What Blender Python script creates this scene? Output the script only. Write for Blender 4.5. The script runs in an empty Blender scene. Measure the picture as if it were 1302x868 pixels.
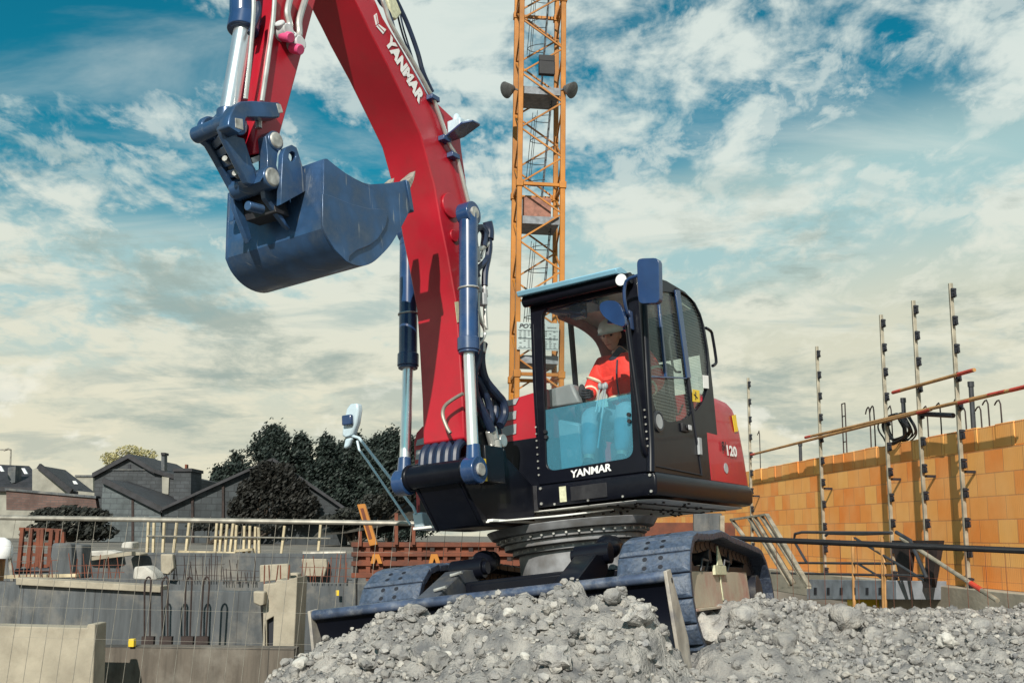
import bpy, bmesh, math, random
from mathutils import Vector, Matrix, noise
from mathutils.geometry import tessellate_polygon
random.seed(7)
R = math.radians
V = Vector
scene = bpy.context.scene
COL = scene.collection

# ------------------------------------------------------------------ camera and measured frames
F = 1350.0                       # focal length in photo pixels (1302 wide)
CAM = V((0, 0, 1.0))
M = Matrix(((0.99989, 0.01473, 0.0), (-0.00265, 0.1799, 0.98368), (0.01449, -0.98357, 0.17992)))   # camera (right, down, forward) -> world
def frame(rows, t):
    m = Matrix(rows).to_4x4(); m.translation = V(t); return m
HOUSE = frame(((-0.54751, 0.8337, -0.07198), (-0.83675, -0.54451, 0.05801), (0.00917, 0.09199, 0.99572)), (0.2297, 8.53, 1.4))
UNDER = frame(((-0.39112, 0.91373, -0.11012), (-0.91989, -0.38439, 0.07771), (0.02868, 0.1317, 0.99088)), (-0.2073, 6.9327, 0.6438))
WORLD = Matrix.Identity(4)

def ray(px, py):
    return (M @ V(((px - 651) / F, (py - 434) / F, 1.0)))
def hit(fr, ax, val, px, py):            # where the sight line through a photo point meets a plane of a frame (frame coordinates)
    inv = fr.inverted()
    o = inv @ CAM; d = inv.to_3x3() @ ray(px, py)
    s = (val - o[ax]) / d[ax]
    return o + d * s
def hy(y, pts): return [hit(HOUSE, 1, y, *p) for p in pts]
def hx(x, pts): return [hit(HOUSE, 0, x, *p) for p in pts]
def at(px, py, Y): return hit(WORLD, 1, Y, px, py)

# ------------------------------------------------------------------ mesh builder
class MB:
    def __init__(s, T=None):
        s.v = []; s.f = []; s.T = T or Matrix.Identity(4); s.mi = []; s.cur = 0
    def _add(s, vs, fs):
        b = len(s.v)
        s.v += [s.T @ V(p) for p in vs]
        for f in fs:
            s.f.append([b + i for i in f]); s.mi.append(s.cur)
        return s
    def box(s, x0, x1, y0, y1, z0, z1, rot=None, at=None):
        vs = [V((x, y, z)) for x in (x0, x1) for y in (y0, y1) for z in (z0, z1)]
        if rot: vs = [rot @ p for p in vs]
        if at is not None: vs = [p + V(at) for p in vs]
        return s._add(vs, [(0, 1, 3, 2), (4, 6, 7, 5), (0, 4, 5, 1), (2, 3, 7, 6), (0, 2, 6, 4), (1, 5, 7, 3)])
    def beam(s, p0, p1, w, h, up=(0, 0, 1)):
        p0, p1 = V(p0), V(p1); d = (p1 - p0).normalized(); u = V(up)
        a = d.cross(u)
        if a.length < 1e-4: a = d.cross(V((1, 0, 0)))
        a.normalize(); b = a.cross(d)
        vs = []
        for p in (p0, p1):
            for i, j in ((-1, -1), (1, -1), (1, 1), (-1, 1)):
                vs.append(p + a * w * .5 * i + b * h * .5 * j)
        return s._add(vs, [(0, 1, 2, 3), (7, 6, 5, 4), (0, 4, 5, 1), (1, 5, 6, 2), (2, 6, 7, 3), (3, 7, 4, 0)])
    def prism(s, pts, ext, holes=()):
        loops = [[V(p) for p in pts]] + [[V(p) for p in h] for h in holes]
        ext = V(ext); allp = [p for l in loops for p in l]; n = len(allp)
        tris = tessellate_polygon(loops)
        vs = allp + [p + ext for p in allp]
        fs = []
        for t in tris:
            t = list(t); nrm = (allp[t[1]] - allp[t[0]]).cross(allp[t[2]] - allp[t[0]])
            if nrm.dot(ext) > 0: t.reverse()
            fs.append(t); fs.append([i + n for i in reversed(t)])
        b = 0
        for l in loops:
            k = len(l)
            for i in range(k):
                j = (i + 1) % k
                fs.append((b + i, b + j, n + b + j, n + b + i))
            b += k
        return s._add(vs, fs)
    def cyl(s, p0, p1, r0, r1=None, n=16, cap=True):
        r1 = r0 if r1 is None else r1
        p0, p1 = V(p0), V(p1); d = (p1 - p0).normalized()
        a = d.orthogonal().normalized(); b = d.cross(a)
        vs = []
        for p, r in ((p0, r0), (p1, r1)):
            for i in range(n):
                t = 2 * math.pi * i / n
                vs.append(p + (a * math.cos(t) + b * math.sin(t)) * r)
        fs = [(i, (i + 1) % n, n + (i + 1) % n, n + i) for i in range(n)]
        if cap: fs += [tuple(reversed(range(n))), tuple(range(n, 2 * n))]
        return s._add(vs, fs)
    def lathe(s, p0, d, prof, n=24):     # prof: (along, radius)
        p0 = V(p0); d = V(d).normalized(); a = d.orthogonal().normalized(); b = d.cross(a)
        vs = []
        for (t, r) in prof:
            for i in range(n):
                q = 2 * math.pi * i / n
                vs.append(p0 + d * t + (a * math.cos(q) + b * math.sin(q)) * r)
        fs = []
        for k in range(len(prof) - 1):
            for i in range(n):
                j = (i + 1) % n
                fs.append((k * n + i, k * n + j, (k + 1) * n + j, (k + 1) * n + i))
        fs.append(tuple(reversed(range(n)))); fs.append(tuple(range((len(prof) - 1) * n, len(prof) * n)))
        return s._add(vs, fs)
    def tube(s, pts, r, n=8, smooth=4, closed=False):
        P = [V(p) for p in pts]
        if smooth and len(P) > 2:
            Q = []; m = len(P)
            rng = range(m) if closed else range(m - 1)
            for i in rng:
                if closed: p0, p1, p2, p3 = P[(i - 1) % m], P[i], P[(i + 1) % m], P[(i + 2) % m]
                else: p0, p1, p2, p3 = P[max(i - 1, 0)], P[i], P[i + 1], P[min(i + 2, m - 1)]
                for k in range(smooth):
                    t = k / smooth
                    Q.append(.5 * ((2 * p1) + (-p0 + p2) * t + (2 * p0 - 5 * p1 + 4 * p2 - p3) * t * t + (-p0 + 3 * p1 - 3 * p2 + p3) * t ** 3))
            if not closed: Q.append(P[-1])
            P = Q
        vs = []; m = len(P)
        d0 = (P[1] - P[0]).normalized(); a = d0.orthogonal().normalized()
        for i in range(m):
            if closed: d = (P[(i + 1) % m] - P[(i - 1) % m]).normalized()
            else: d = (P[min(i + 1, m - 1)] - P[max(i - 1, 0)]).normalized()
            a = (a - d * a.dot(d)).normalized(); b = d.cross(a)
            for k in range(n):
                q = 2 * math.pi * k / n
                vs.append(P[i] + (a * math.cos(q) + b * math.sin(q)) * r)
        fs = []
        for i in range(m if closed else m - 1):
            j = (i + 1) % m
            for k in range(n):
                l = (k + 1) % n
                fs.append((i * n + k, i * n + l, j * n + l, j * n + k))
        if not closed:
            fs.append(tuple(reversed(range(n)))); fs.append(tuple(range((m - 1) * n, m * n)))
        return s._add(vs, fs)
    def loft(s, rings, cap=True):
        n = len(rings[0]); vs = [V(p) for r in rings for p in r]; fs = []
        for k in range(len(rings) - 1):
            for i in range(n):
                j = (i + 1) % n
                fs.append((k * n + i, k * n + j, (k + 1) * n + j, (k + 1) * n + i))
        if cap: fs.append(tuple(reversed(range(n)))); fs.append(tuple(range((len(rings) - 1) * n, len(rings) * n)))
        return s._add(vs, fs)
    def sheet(s, grid):                  # rows of points
        m = len(grid[0]); vs = [p for r in grid for p in r]; fs = []
        for i in range(len(grid) - 1):
            for j in range(m - 1):
                fs.append((i * m + j, i * m + j + 1, (i + 1) * m + j + 1, (i + 1) * m + j))
        return s._add(vs, fs)
    def ball(s, c, rx, ry=None, rz=None, seg=16, rings=10):
        ry = ry or rx; rz = rz or rx; c = V(c); vs = [c + V((0, 0, rz))]; fs = []
        for i in range(1, rings):
            t = math.pi * i / rings
            for j in range(seg):
                p = 2 * math.pi * j / seg
                vs.append(c + V((rx * math.sin(t) * math.cos(p), ry * math.sin(t) * math.sin(p), rz * math.cos(t))))
        vs.append(c - V((0, 0, rz))); L = len(vs) - 1
        for j in range(seg):
            k = (j + 1) % seg
            fs.append((0, 1 + j, 1 + k)); fs.append((L, 1 + (rings - 2) * seg + k, 1 + (rings - 2) * seg + j))
            for i in range(rings - 2):
                fs.append((1 + i * seg + j, 1 + (i + 1) * seg + j, 1 + (i + 1) * seg + k, 1 + i * seg + k))
        return s._add(vs, fs)
    def build(s, name, mat, parent=None, bevel=0, smooth=True, origin=None, seg=2, angle=35):
        off = V((0, 0, 0)); p = parent
        while p is not None: off += p.location; p = p.parent
        if origin is not None: off += V(origin)
        me = bpy.data.meshes.new(name)
        me.from_pydata([tuple(q - off) for q in s.v], [], s.f)
        for m in (mat if isinstance(mat, (list, tuple)) else [mat]): me.materials.append(m)
        if isinstance(mat, (list, tuple)): me.polygons.foreach_set('material_index', s.mi)
        bm = bmesh.new(); bm.from_mesh(me); bmesh.ops.recalc_face_normals(bm, faces=bm.faces); bm.to_mesh(me); bm.free()
        if smooth:
            me.polygons.foreach_set('use_smooth', [True] * len(me.polygons))
            me.set_sharp_from_angle(angle=R(angle))
        me.update()
        o = bpy.data.objects.new(name, me); COL.objects.link(o)
        if parent is not None: o.parent = parent
        if origin is not None: o.location = V(origin)
        if bevel:
            b = o.modifiers.new('bevel', 'BEVEL'); b.width = bevel; b.segments = seg; b.limit_method = 'ANGLE'; b.angle_limit = R(40); b.harden_normals = False
        return o

def empty(name, loc):
    o = bpy.data.objects.new(name, None); o.location = V(loc); o.empty_display_size = .2; COL.objects.link(o); return o
def tag(o, label=None, cat=None, group=None, kind=None):
    if label: o['label'] = label
    if cat: o['category'] = cat
    if group: o['group'] = group
    if kind: o['kind'] = kind
    return o
def copy_tree(o, parent=None):
    c = o.copy(); COL.objects.link(c)
    if parent is not None: c.parent = parent
    for ch in list(o.children): copy_tree(ch, c)
    return c

# ------------------------------------------------------------------ materials
def mat(name, col, rough=.5, metal=0.0, var=.15, scale=6.0, col2=None, bump=0.0, bscale=60.0, coat=0.0, spec=.5, dust=None, dust_amt=.0, dscale=2.5, scratch=False, perobj=0.0):
    m = bpy.data.materials.new(name); m.use_nodes = True
    nt = m.node_tree; N = nt.nodes; L = nt.links
    b = N['Principled BSDF']
    b.inputs['Roughness'].default_value = rough; b.inputs['Metallic'].default_value = metal
    b.inputs['Coat Weight'].default_value = coat; b.inputs['Specular IOR Level'].default_value = spec
    tc = N.new('ShaderNodeTexCoord'); nz = N.new('ShaderNodeTexNoise'); nz.inputs['Scale'].default_value = scale; nz.inputs['Detail'].default_value = 6
    L.new(tc.outputs['Object'], nz.inputs['Vector'])
    mix = N.new('ShaderNodeMix'); mix.data_type = 'RGBA'
    c2 = col2 or tuple(c * (1 - 2 * var) for c in col)
    c1 = col if col2 else tuple(min(1, c * (1 + var)) for c in col)
    mix.inputs[6].default_value = (*c1, 1); mix.inputs[7].default_value = (*c2, 1)
    ramp = N.new('ShaderNodeMapRange'); ramp.inputs[1].default_value = .3; ramp.inputs[2].default_value = .7
    L.new(nz.outputs['Fac'], ramp.inputs[0]); L.new(ramp.outputs[0], mix.inputs[0])
    out = mix.outputs[2]
    if dust:
        nd = N.new('ShaderNodeTexNoise'); nd.inputs['Scale'].default_value = dscale; nd.inputs['Detail'].default_value = 9; nd.inputs['Roughness'].default_value = .7
        L.new(tc.outputs['Object'], nd.inputs['Vector'])
        mr = N.new('ShaderNodeMapRange'); mr.inputs[1].default_value = .48; mr.inputs[2].default_value = .72; mr.inputs[4].default_value = dust_amt
        L.new(nd.outputs['Fac'], mr.inputs[0])
        m2 = N.new('ShaderNodeMix'); m2.data_type = 'RGBA'; m2.inputs[7].default_value = (*dust, 1)
        L.new(mr.outputs[0], m2.inputs[0]); L.new(out, m2.inputs[6]); out = m2.outputs[2]
        rr = N.new('ShaderNodeMapRange'); rr.inputs[3].default_value = rough; rr.inputs[4].default_value = min(1, rough + .35)
        L.new(mr.outputs[0], rr.inputs[0]); L.new(rr.outputs[0], b.inputs['Roughness'])
    if scratch:                                     # thin bare-metal scrapes
        mp = N.new('ShaderNodeMapping'); mp.inputs['Rotation'].default_value = (.4, .3, .5); mp.inputs['Scale'].default_value = (2.5, 30, 2.5); L.new(tc.outputs['Object'], mp.inputs['Vector'])
        ns = N.new('ShaderNodeTexNoise'); ns.inputs['Scale'].default_value = 1.6; ns.inputs['Detail'].default_value = 4; ns.inputs['Distortion'].default_value = .6; L.new(mp.outputs[0], ns.inputs['Vector'])
        ms = N.new('ShaderNodeMapRange'); ms.inputs[1].default_value = .66; ms.inputs[2].default_value = .74; ms.inputs[4].default_value = .55; L.new(ns.outputs['Fac'], ms.inputs[0])
        m3 = N.new('ShaderNodeMix'); m3.data_type = 'RGBA'; m3.inputs[7].default_value = (.36, .37, .37, 1); L.new(ms.outputs[0], m3.inputs[0]); L.new(out, m3.inputs[6]); out = m3.outputs[2]
    if perobj:                                      # every stone (or loose piece of a mesh) a slightly different tone
        oi = N.new('ShaderNodeObjectInfo'); ge = N.new('ShaderNodeNewGeometry'); ad = N.new('ShaderNodeMath'); ad.operation = 'ADD'; L.new(oi.outputs['Random'], ad.inputs[0]); L.new(ge.outputs['Random Per Island'], ad.inputs[1])
        fr_ = N.new('ShaderNodeMath'); fr_.operation = 'FRACT'; L.new(ad.outputs[0], fr_.inputs[0]); hv = N.new('ShaderNodeMapRange'); hv.inputs[3].default_value = 1 - perobj; hv.inputs[4].default_value = 1 + perobj * .6; L.new(fr_.outputs[0], hv.inputs[0])
        hs = N.new('ShaderNodeHueSaturation'); L.new(hv.outputs[0], hs.inputs['Value']); L.new(out, hs.inputs['Color']); out = hs.outputs['Color']
    L.new(out, b.inputs['Base Color'])
    if bump:
        nb = N.new('ShaderNodeTexNoise'); nb.inputs['Scale'].default_value = bscale; nb.inputs['Detail'].default_value = 5
        L.new(tc.outputs['Object'], nb.inputs['Vector'])
        bp = N.new('ShaderNodeBump'); bp.inputs['Strength'].default_value = bump; bp.inputs['Distance'].default_value = .02
        L.new(nb.outputs['Fac'], bp.inputs['Height']); L.new(bp.outputs['Normal'], b.inputs['Normal'])
    return m

def glass(name, tint, opacity=.0, dcol=(.1, .1, .1), lines=0.0, refl=.12):
    m = bpy.data.materials.new(name); m.use_nodes = True
    nt = m.node_tree; N = nt.nodes; L = nt.links; N.clear()
    out = N.new('ShaderNodeOutputMaterial'); tr = N.new('ShaderNodeBsdfTransparent'); tr.inputs['Color'].default_value = (*tint, 1)
    gl = N.new('ShaderNodeBsdfGlossy'); gl.inputs['Roughness'].default_value = .03
    df = N.new('ShaderNodeBsdfDiffuse'); df.inputs['Color'].default_value = (*dcol, 1)
    m1 = N.new('ShaderNodeMixShader'); m1.inputs[0].default_value = opacity
    L.new(tr.outputs[0], m1.inputs[1]); L.new(df.outputs[0], m1.inputs[2])
    if lines:
        tc = N.new('ShaderNodeTexCoord'); w = N.new('ShaderNodeTexWave'); w.wave_type = 'BANDS'; w.bands_direction = 'Z'
        w.inputs['Scale'].default_value = lines; w.inputs['Distortion'].default_value = .3
        L.new(tc.outputs['Object'], w.inputs['Vector'])
        mr = N.new('ShaderNodeMapRange'); mr.inputs[1].default_value = .3; mr.inputs[2].default_value = .8
        mr.inputs[3].default_value = opacity * .35; mr.inputs[4].default_value = min(1, opacity * 1.9)
        L.new(w.outputs['Fac'], mr.inputs[0]); L.new(mr.outputs[0], m1.inputs[0])
    lw = N.new('ShaderNodeLayerWeight'); lw.inputs['Blend'].default_value = .5
    pw = N.new('ShaderNodeMath'); pw.operation = 'POWER'; pw.inputs[1].default_value = 4; L.new(lw.outputs['Facing'], pw.inputs[0])
    cl = N.new('ShaderNodeMath'); cl.operation = 'MULTIPLY_ADD'; cl.inputs[1].default_value = .4; cl.inputs[2].default_value = refl * .5; L.new(pw.outputs[0], cl.inputs[0])
    m2 = N.new('ShaderNodeMixShader'); L.new(cl.outputs[0], m2.inputs[0]); L.new(m1.outputs[0], m2.inputs[1]); L.new(gl.outputs[0], m2.inputs[2])
    L.new(m2.outputs[0], out.inputs[0])
    return m

DUST = (.34, .31, .27)
MT = dict(
    red=mat('red_paint', (.42, .009, .024), .36, var=.08, scale=2.5, coat=.25, dust=(.20, .03, .03), dust_amt=.35, dscale=3.5, bump=.03, bscale=9),
    redin=mat('red_paint_plain', (.40, .010, .026), .35, var=.06, scale=2, coat=.25, dust=(.30, .10, .08), dust_amt=.2),
    navy=mat('navy_steel', (.034, .084, .185), .28, metal=.25, var=.3, scale=5, coat=.1, dust=(.13, .18, .26), dust_amt=.5, dscale=5, bump=.12, bscale=14, scratch=True),
    bluecyl=mat('blue_cylinder_paint', (.019, .054, .150), .25, var=.12, scale=4, coat=.4, dust=(.2, .22, .26), dust_amt=.2),
    black=mat('black_paint', (.005, .006, .011), .34, var=.2, scale=3, coat=.08, spec=.2, dust=(.03, .034, .05), dust_amt=.22, dscale=3),
    blackmatt=mat('black_matt', (.010, .010, .014), .6, var=.2, scale=5, dust=(.12, .12, .13), dust_amt=.3),
    rubber=mat('track_rubber', (.024, .034, .060), .5, var=.2, scale=30, bump=.3, bscale=60, dust=(.10, .12, .15), dust_amt=.5, dscale=25),
    wornpad=mat('worn_pad_face', (.055, .080, .130), .5, var=.2, scale=35, bump=.25, bscale=60, dust=(.22, .24, .27), dust_amt=.4, dscale=12),
    darksteel=mat('dark_steel', (.018, .020, .030), .5, metal=.3, var=.3, dust=(.20, .18, .16), dust_amt=.5, dscale=6),
    chrome=mat('chrome_rod', (.88, .90, .92), .28, metal=.85, var=.04),
    pipe=mat('pale_pipe', (.55, .55, .53), .35, metal=.6, var=.12, scale=10),
    pin=mat('worn_pin', (.42, .42, .40), .5, metal=.3, var=.25, scale=20),
    hose=mat('black_hose', (.014, .026, .062), .45, var=.2, scale=12),
    white=mat('white_print', (.8, .8, .8), .5, var=.03),
    grey=mat('grey_print', (.36, .38, .40), .45, var=.12, scale=8),
    lightgrey=mat('light_grey_plate', (.46, .47, .49), .5, var=.2, scale=5, dust=(.3, .29, .27), dust_amt=.5),
    beige=mat('muddy_cover', (.46, .40, .31), .6, var=.1, scale=3, dust=(.40, .10, .09), dust_amt=.75, dscale=1.6, bump=.1),
    bladeedge=mat('lit_blade_edge', (.085, .115, .19), .3, metal=.3, var=.25, scale=8, dust=(.45, .45, .45), dust_amt=.5, dscale=7),  # highlight along the blade's top edge put into its paler colour
    bladeside=mat('scuffed_blade_end', (.42, .38, .33), .55, var=.2, scale=8, dust=(.10, .10, .13), dust_amt=.7, dscale=6),
    underside=mat('pale_underside', (.85, .85, .82), .5, var=.12, scale=4, dust=(.5, .49, .46), dust_amt=.3),
    armgrey=mat('dusty_arm_steel', (.055, .062, .078), .5, var=.25, dust=(.22, .20, .17), dust_amt=.6, dscale=6),
    turn=mat('grey_turntable_steel', (.24, .245, .26), .5, metal=.1, var=.3, dust=(.20, .18, .16), dust_amt=.5, dscale=6),
    visor=mat('pale_blue_visor', (.22, .45, .60), .2, var=.06, coat=.4),
    mirrorback=mat('mirror_blue_shell', (.016, .045, .13), .25, var=.1, coat=.4),
    mirrorpale=mat('mirror_pale_shell', (.50, .62, .70), .3, var=.1, coat=.3),
    yellow=mat('yellow_sticker', (.75, .52, .03), .5, var=.08),
    cream=mat('cream_sticker', (.6, .6, .42), .5, var=.12, scale=40),
    headliner=mat('pale_headliner', (.75, .70, .62), .8, var=.15),
    pinkpad=mat('reddish_trim', (.30, .12, .11), .8, var=.15),
    seat=mat('seat_fabric', (.035, .038, .045), .9, var=.2),
    console=mat('grey_console', (.22, .24, .25), .5, var=.1),
    tooth=mat('worn_tooth', (.40, .37, .32), .6, metal=.2, var=.25, scale=25, bump=.2),
    lens=mat('lamp_lens', (.75, .78, .8), .15, var=.05, coat=.5),
    orange=mat('crane_orange', (.44, .165, .016), .5, var=.2, scale=.8, dust=(.25, .09, .02), dust_amt=.6, dscale=1.5),
    rust=mat('rusty_steel', (.20, .055, .025), .8, var=.3, scale=3, col2=(.08, .03, .02), bump=.3),
    rustdark=mat('dark_rebar', (.035, .022, .02), .8, var=.3),
    galv=mat('galvanised_steel', (.33, .31, .27), .45, metal=.4, var=.2, scale=9),
    galvdark=mat('dark_tube', (.05, .055, .065), .5, metal=.3, var=.2),
    postm=mat('formwork_post', (.40, .36, .28), .5, metal=.3, var=.25, scale=6),
    hook=mat('dark_hook', (.012, .014, .022), .5, var=.2),
    tubeorange=mat('weathered_guard_tube', (.48, .25, .09), .55, var=.2, scale=5),
    tubered=mat('red_tube_end', (.6, .06, .03), .5, var=.15),
    cable=mat('black_cable', (.01, .011, .014), .5, var=.2),
    wood=mat('pale_timber', (.50, .42, .28), .8, var=.2, scale=4),
    signm=mat('crane_sign_plate', (.34, .40, .40), .5, var=.05),
    ink=mat('sign_ink', (.01, .012, .02), .6, var=.1),
    inkgrey=mat('sign_grey_ink', (.12, .15, .16), .6, var=.1),
    walkway=mat('grey_grating', (.22, .24, .27), .6, var=.2),
    flood=mat('floodlight_shell', (.10, .10, .10), .5, var=.2),
    redbox=mat('reddish_box', (.30, .13, .09), .6, var=.2),
)
# ================================================================== EXCAVATOR
ROOT = UNDER @ V((-2.1, 0, -.6))
exc = empty('excavator', ROOT)
tag(exc, 'red and black tracked excavator with raised boom and navy bucket, operator in its cab', 'excavator')
def HB(): return MB(HOUSE)
def UB(): return MB(UNDER)

def text(name, s, fr, origin, xdir, updir, size, m, parent, bold=.0, shear=0.0, space=1.0, width=None, depth=.004):
    cu = bpy.data.curves.new(name, 'FONT'); cu.body = s; cu.size = 1; cu.offset = bold; cu.shear = shear; cu.space_character = space; cu.extrude = 0
    cu.resolution_u = 3
    to = bpy.data.objects.new(name, cu); COL.objects.link(to)
    dg = bpy.context.evaluated_depsgraph_get(); me = bpy.data.meshes.new_from_object(to.evaluated_get(dg))
    COL.objects.unlink(to); bpy.data.objects.remove(to)
    xs = [v.co.x for v in me.vertices]; ys = [v.co.y for v in me.vertices]
    x0, x1, y0, y1 = min(xs), max(xs), min(ys), max(ys)
    sy = size / (y1 - y0); sx = (width / (x1 - x0)) if width else sy
    xd = V(xdir).normalized(); ud = V(updir); ud = (ud - xd * ud.dot(xd)).normalized(); nd = xd.cross(ud)
    mb = MB(fr)
    vs = [V(origin) + xd * (v.co.x - x0) * sx + ud * (v.co.y - y0) * sy + nd * depth for v in me.vertices]
    mb._add(vs, [list(p.vertices) for p in me.polygons])
    bpy.data.meshes.remove(me)
    return mb.build(name, m, parent, smooth=False)

# ------------------------------------------------------------------ undercarriage (frame UNDER: x forward, y left, z up, origin = middle of the blade's top edge)
b = UB()
b.box(-2.95, -.95, -.72, .72, -.22, .02); b.box(-2.4, -1.35, -.6, .6, .02, .10)
b.box(-.95, -.7, -.62, .62, -.22, -.02)
for s in (-1, 1): b.prism([(-2.6, s * .55, .02), (-1.3, s * .55, .02), (-1.6, s * .55, .12), (-2.3, s * .55, .12)], (0, s * .12, 0))
chassis = b.build('chassis', MT['black'], exc, bevel=.012)
b = UB()
b.box(-.952, -.70, -.40, .40, -.02, .10); b.box(-.71, -.695, -.36, .36, 0, .08)
b.build('chassis_beam', MT['black'], exc, bevel=.01)
# slewing ring
b = UB()
TC = (-1.98, 0)
def ring(z0, z1, r0, r1=None): b.cyl((TC[0], 0, z0), (TC[0], 0, z1), r0, r1, n=56)
ring(.05, .30, .455); ring(.30, .345, .50); ring(.345, .39, .565); ring(.39, .44, .60); ring(.44, .50, .66, .7)
turn = b.build('turntable', MT['turn'], exc, bevel=.005)
b = UB()
for k in range(40):
    t = k / 40 * 2 * math.pi
    for z, r in ((.322, .48), (.415, .603)):
        c = V((TC[0] + math.cos(t + z) * r, math.sin(t + z) * r, z)); n = V((math.cos(t + z), math.sin(t + z), 0))
        b.cyl(c, c + n * .022, .010, n=6)
b.build('ring_bolts', MT['pin'], turn, smooth=False)
# blade
b = UB()
prof = []
for k in range(9):
    t = k / 8; prof.append((-.02 - .13 * math.sin(t * math.pi) * 1.0 + .05 * t, -.02 - .56 * t))
pts = [(x, -1.235, z) for x, z in prof] + [(x - .03, -1.235, z) for x, z in reversed(prof)]
b.prism(pts, (0, 2.47, 0))
blade = b.build('dozer_blade', MT['black'], exc)
b = UB(); b.cyl((-.035, -1.245, -.03), (-.035, 1.245, -.03), .034, n=14)
b.build('top_edge', MT['bladeedge'], blade)
for s in (-1, 1):
    b = UB()
    b.prism([(.01, s * 1.235, 0), (-.09, s * 1.235, .012), (-.30, s * 1.235, -.40), (-.30, s * 1.235, -.58), (-.06, s * 1.235, -.6), (-.02, s * 1.235, -.3)], (0, s * .022, 0))
    e = b.build('end_plate', MT['bladeside'], blade, bevel=.004)
    b = UB(); b.cyl((-.085, s * 1.2565, -.055), (-.085, s * 1.2595, -.055), .016, n=12); b.build('hole', MT['ink'], blade, smooth=False)
# blade arms
for s in (-1, 1):
    b = UB()
    b.prism([(-.10, s * .42, -.22), (-.25, s * .42, .0), (-.75, s * .42, .19), (-1.0, s * .42, .19), (-1.0, s * .42, .08), (-.5, s * .42, -.2)], (0, s * .16, 0))
    b.build('blade_arm', MT['armgrey'] if s < 0 else MT['black'], exc, bevel=.008)
    b = UB()
    b.cyl((-.97, s * .36, .20), (-.97, s * .62, .20), .075, n=18); b.cyl((-.97, s * .36, .20), (-.97, s * .33, .20), .05, n=14)
    b.cyl((-1.02, s * .5, .2), (-1.45, s * .5, .28), .07, n=16); b.ball((-1.3, s * .5, .26), .16, .09, .09)
    b.build('blade_cylinder', MT['black'], exc, bevel=.004)
for p in ((-.35, -.47, .055), (-.62, -.47, .155)):
    b = UB(); b.cyl(p, V(p) + V((.0, .09, .012)), .012, n=8); b.build('grease_nipple', MT['pin'], exc, smooth=False)

# tracks
def loop_path():                       # outer loop of one track, (x, z), counter-clockwise starting at the top front
    xf, xr, zc, r = -1.02, -3.30, -.155, .405
    P = []
    n = 300
    seg = [('top', abs(xf - xr)), ('rear', math.pi * r), ('bot', abs(xf - xr)), ('front', math.pi * r)]
    tot = sum(l for _, l in seg)
    def pos(u):
        u %= tot
        if u < seg[0][1]:
            t = u / seg[0][1]; x = xf + (xr - xf) * t
            sag = .035 * math.sin(t * math.pi * 1.0) + .028 * math.exp(-((t - .36) / .12) ** 2)
            return x, zc + r + sag - .05 * t
        u -= seg[0][1]
        if u < seg[1][1]:
            a = u / r; k = 1 - .05 / r * .5 * (1 + math.cos(a)) 
            return xr - math.sin(a) * r, zc + math.cos(a) * r - .05 * .5 * (1 + math.cos(a))
        u -= seg[1][1]
        if u < seg[2][1]: return xr + (xf - xr) * u / seg[2][1], zc - r
        u -= seg[2][1]
        a = u / r
        return xf + math.sin(a) * r, zc - math.cos(a) * r
    return pos, tot
POS, TOT = loop_path()
NP = 44
padm = None
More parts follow.
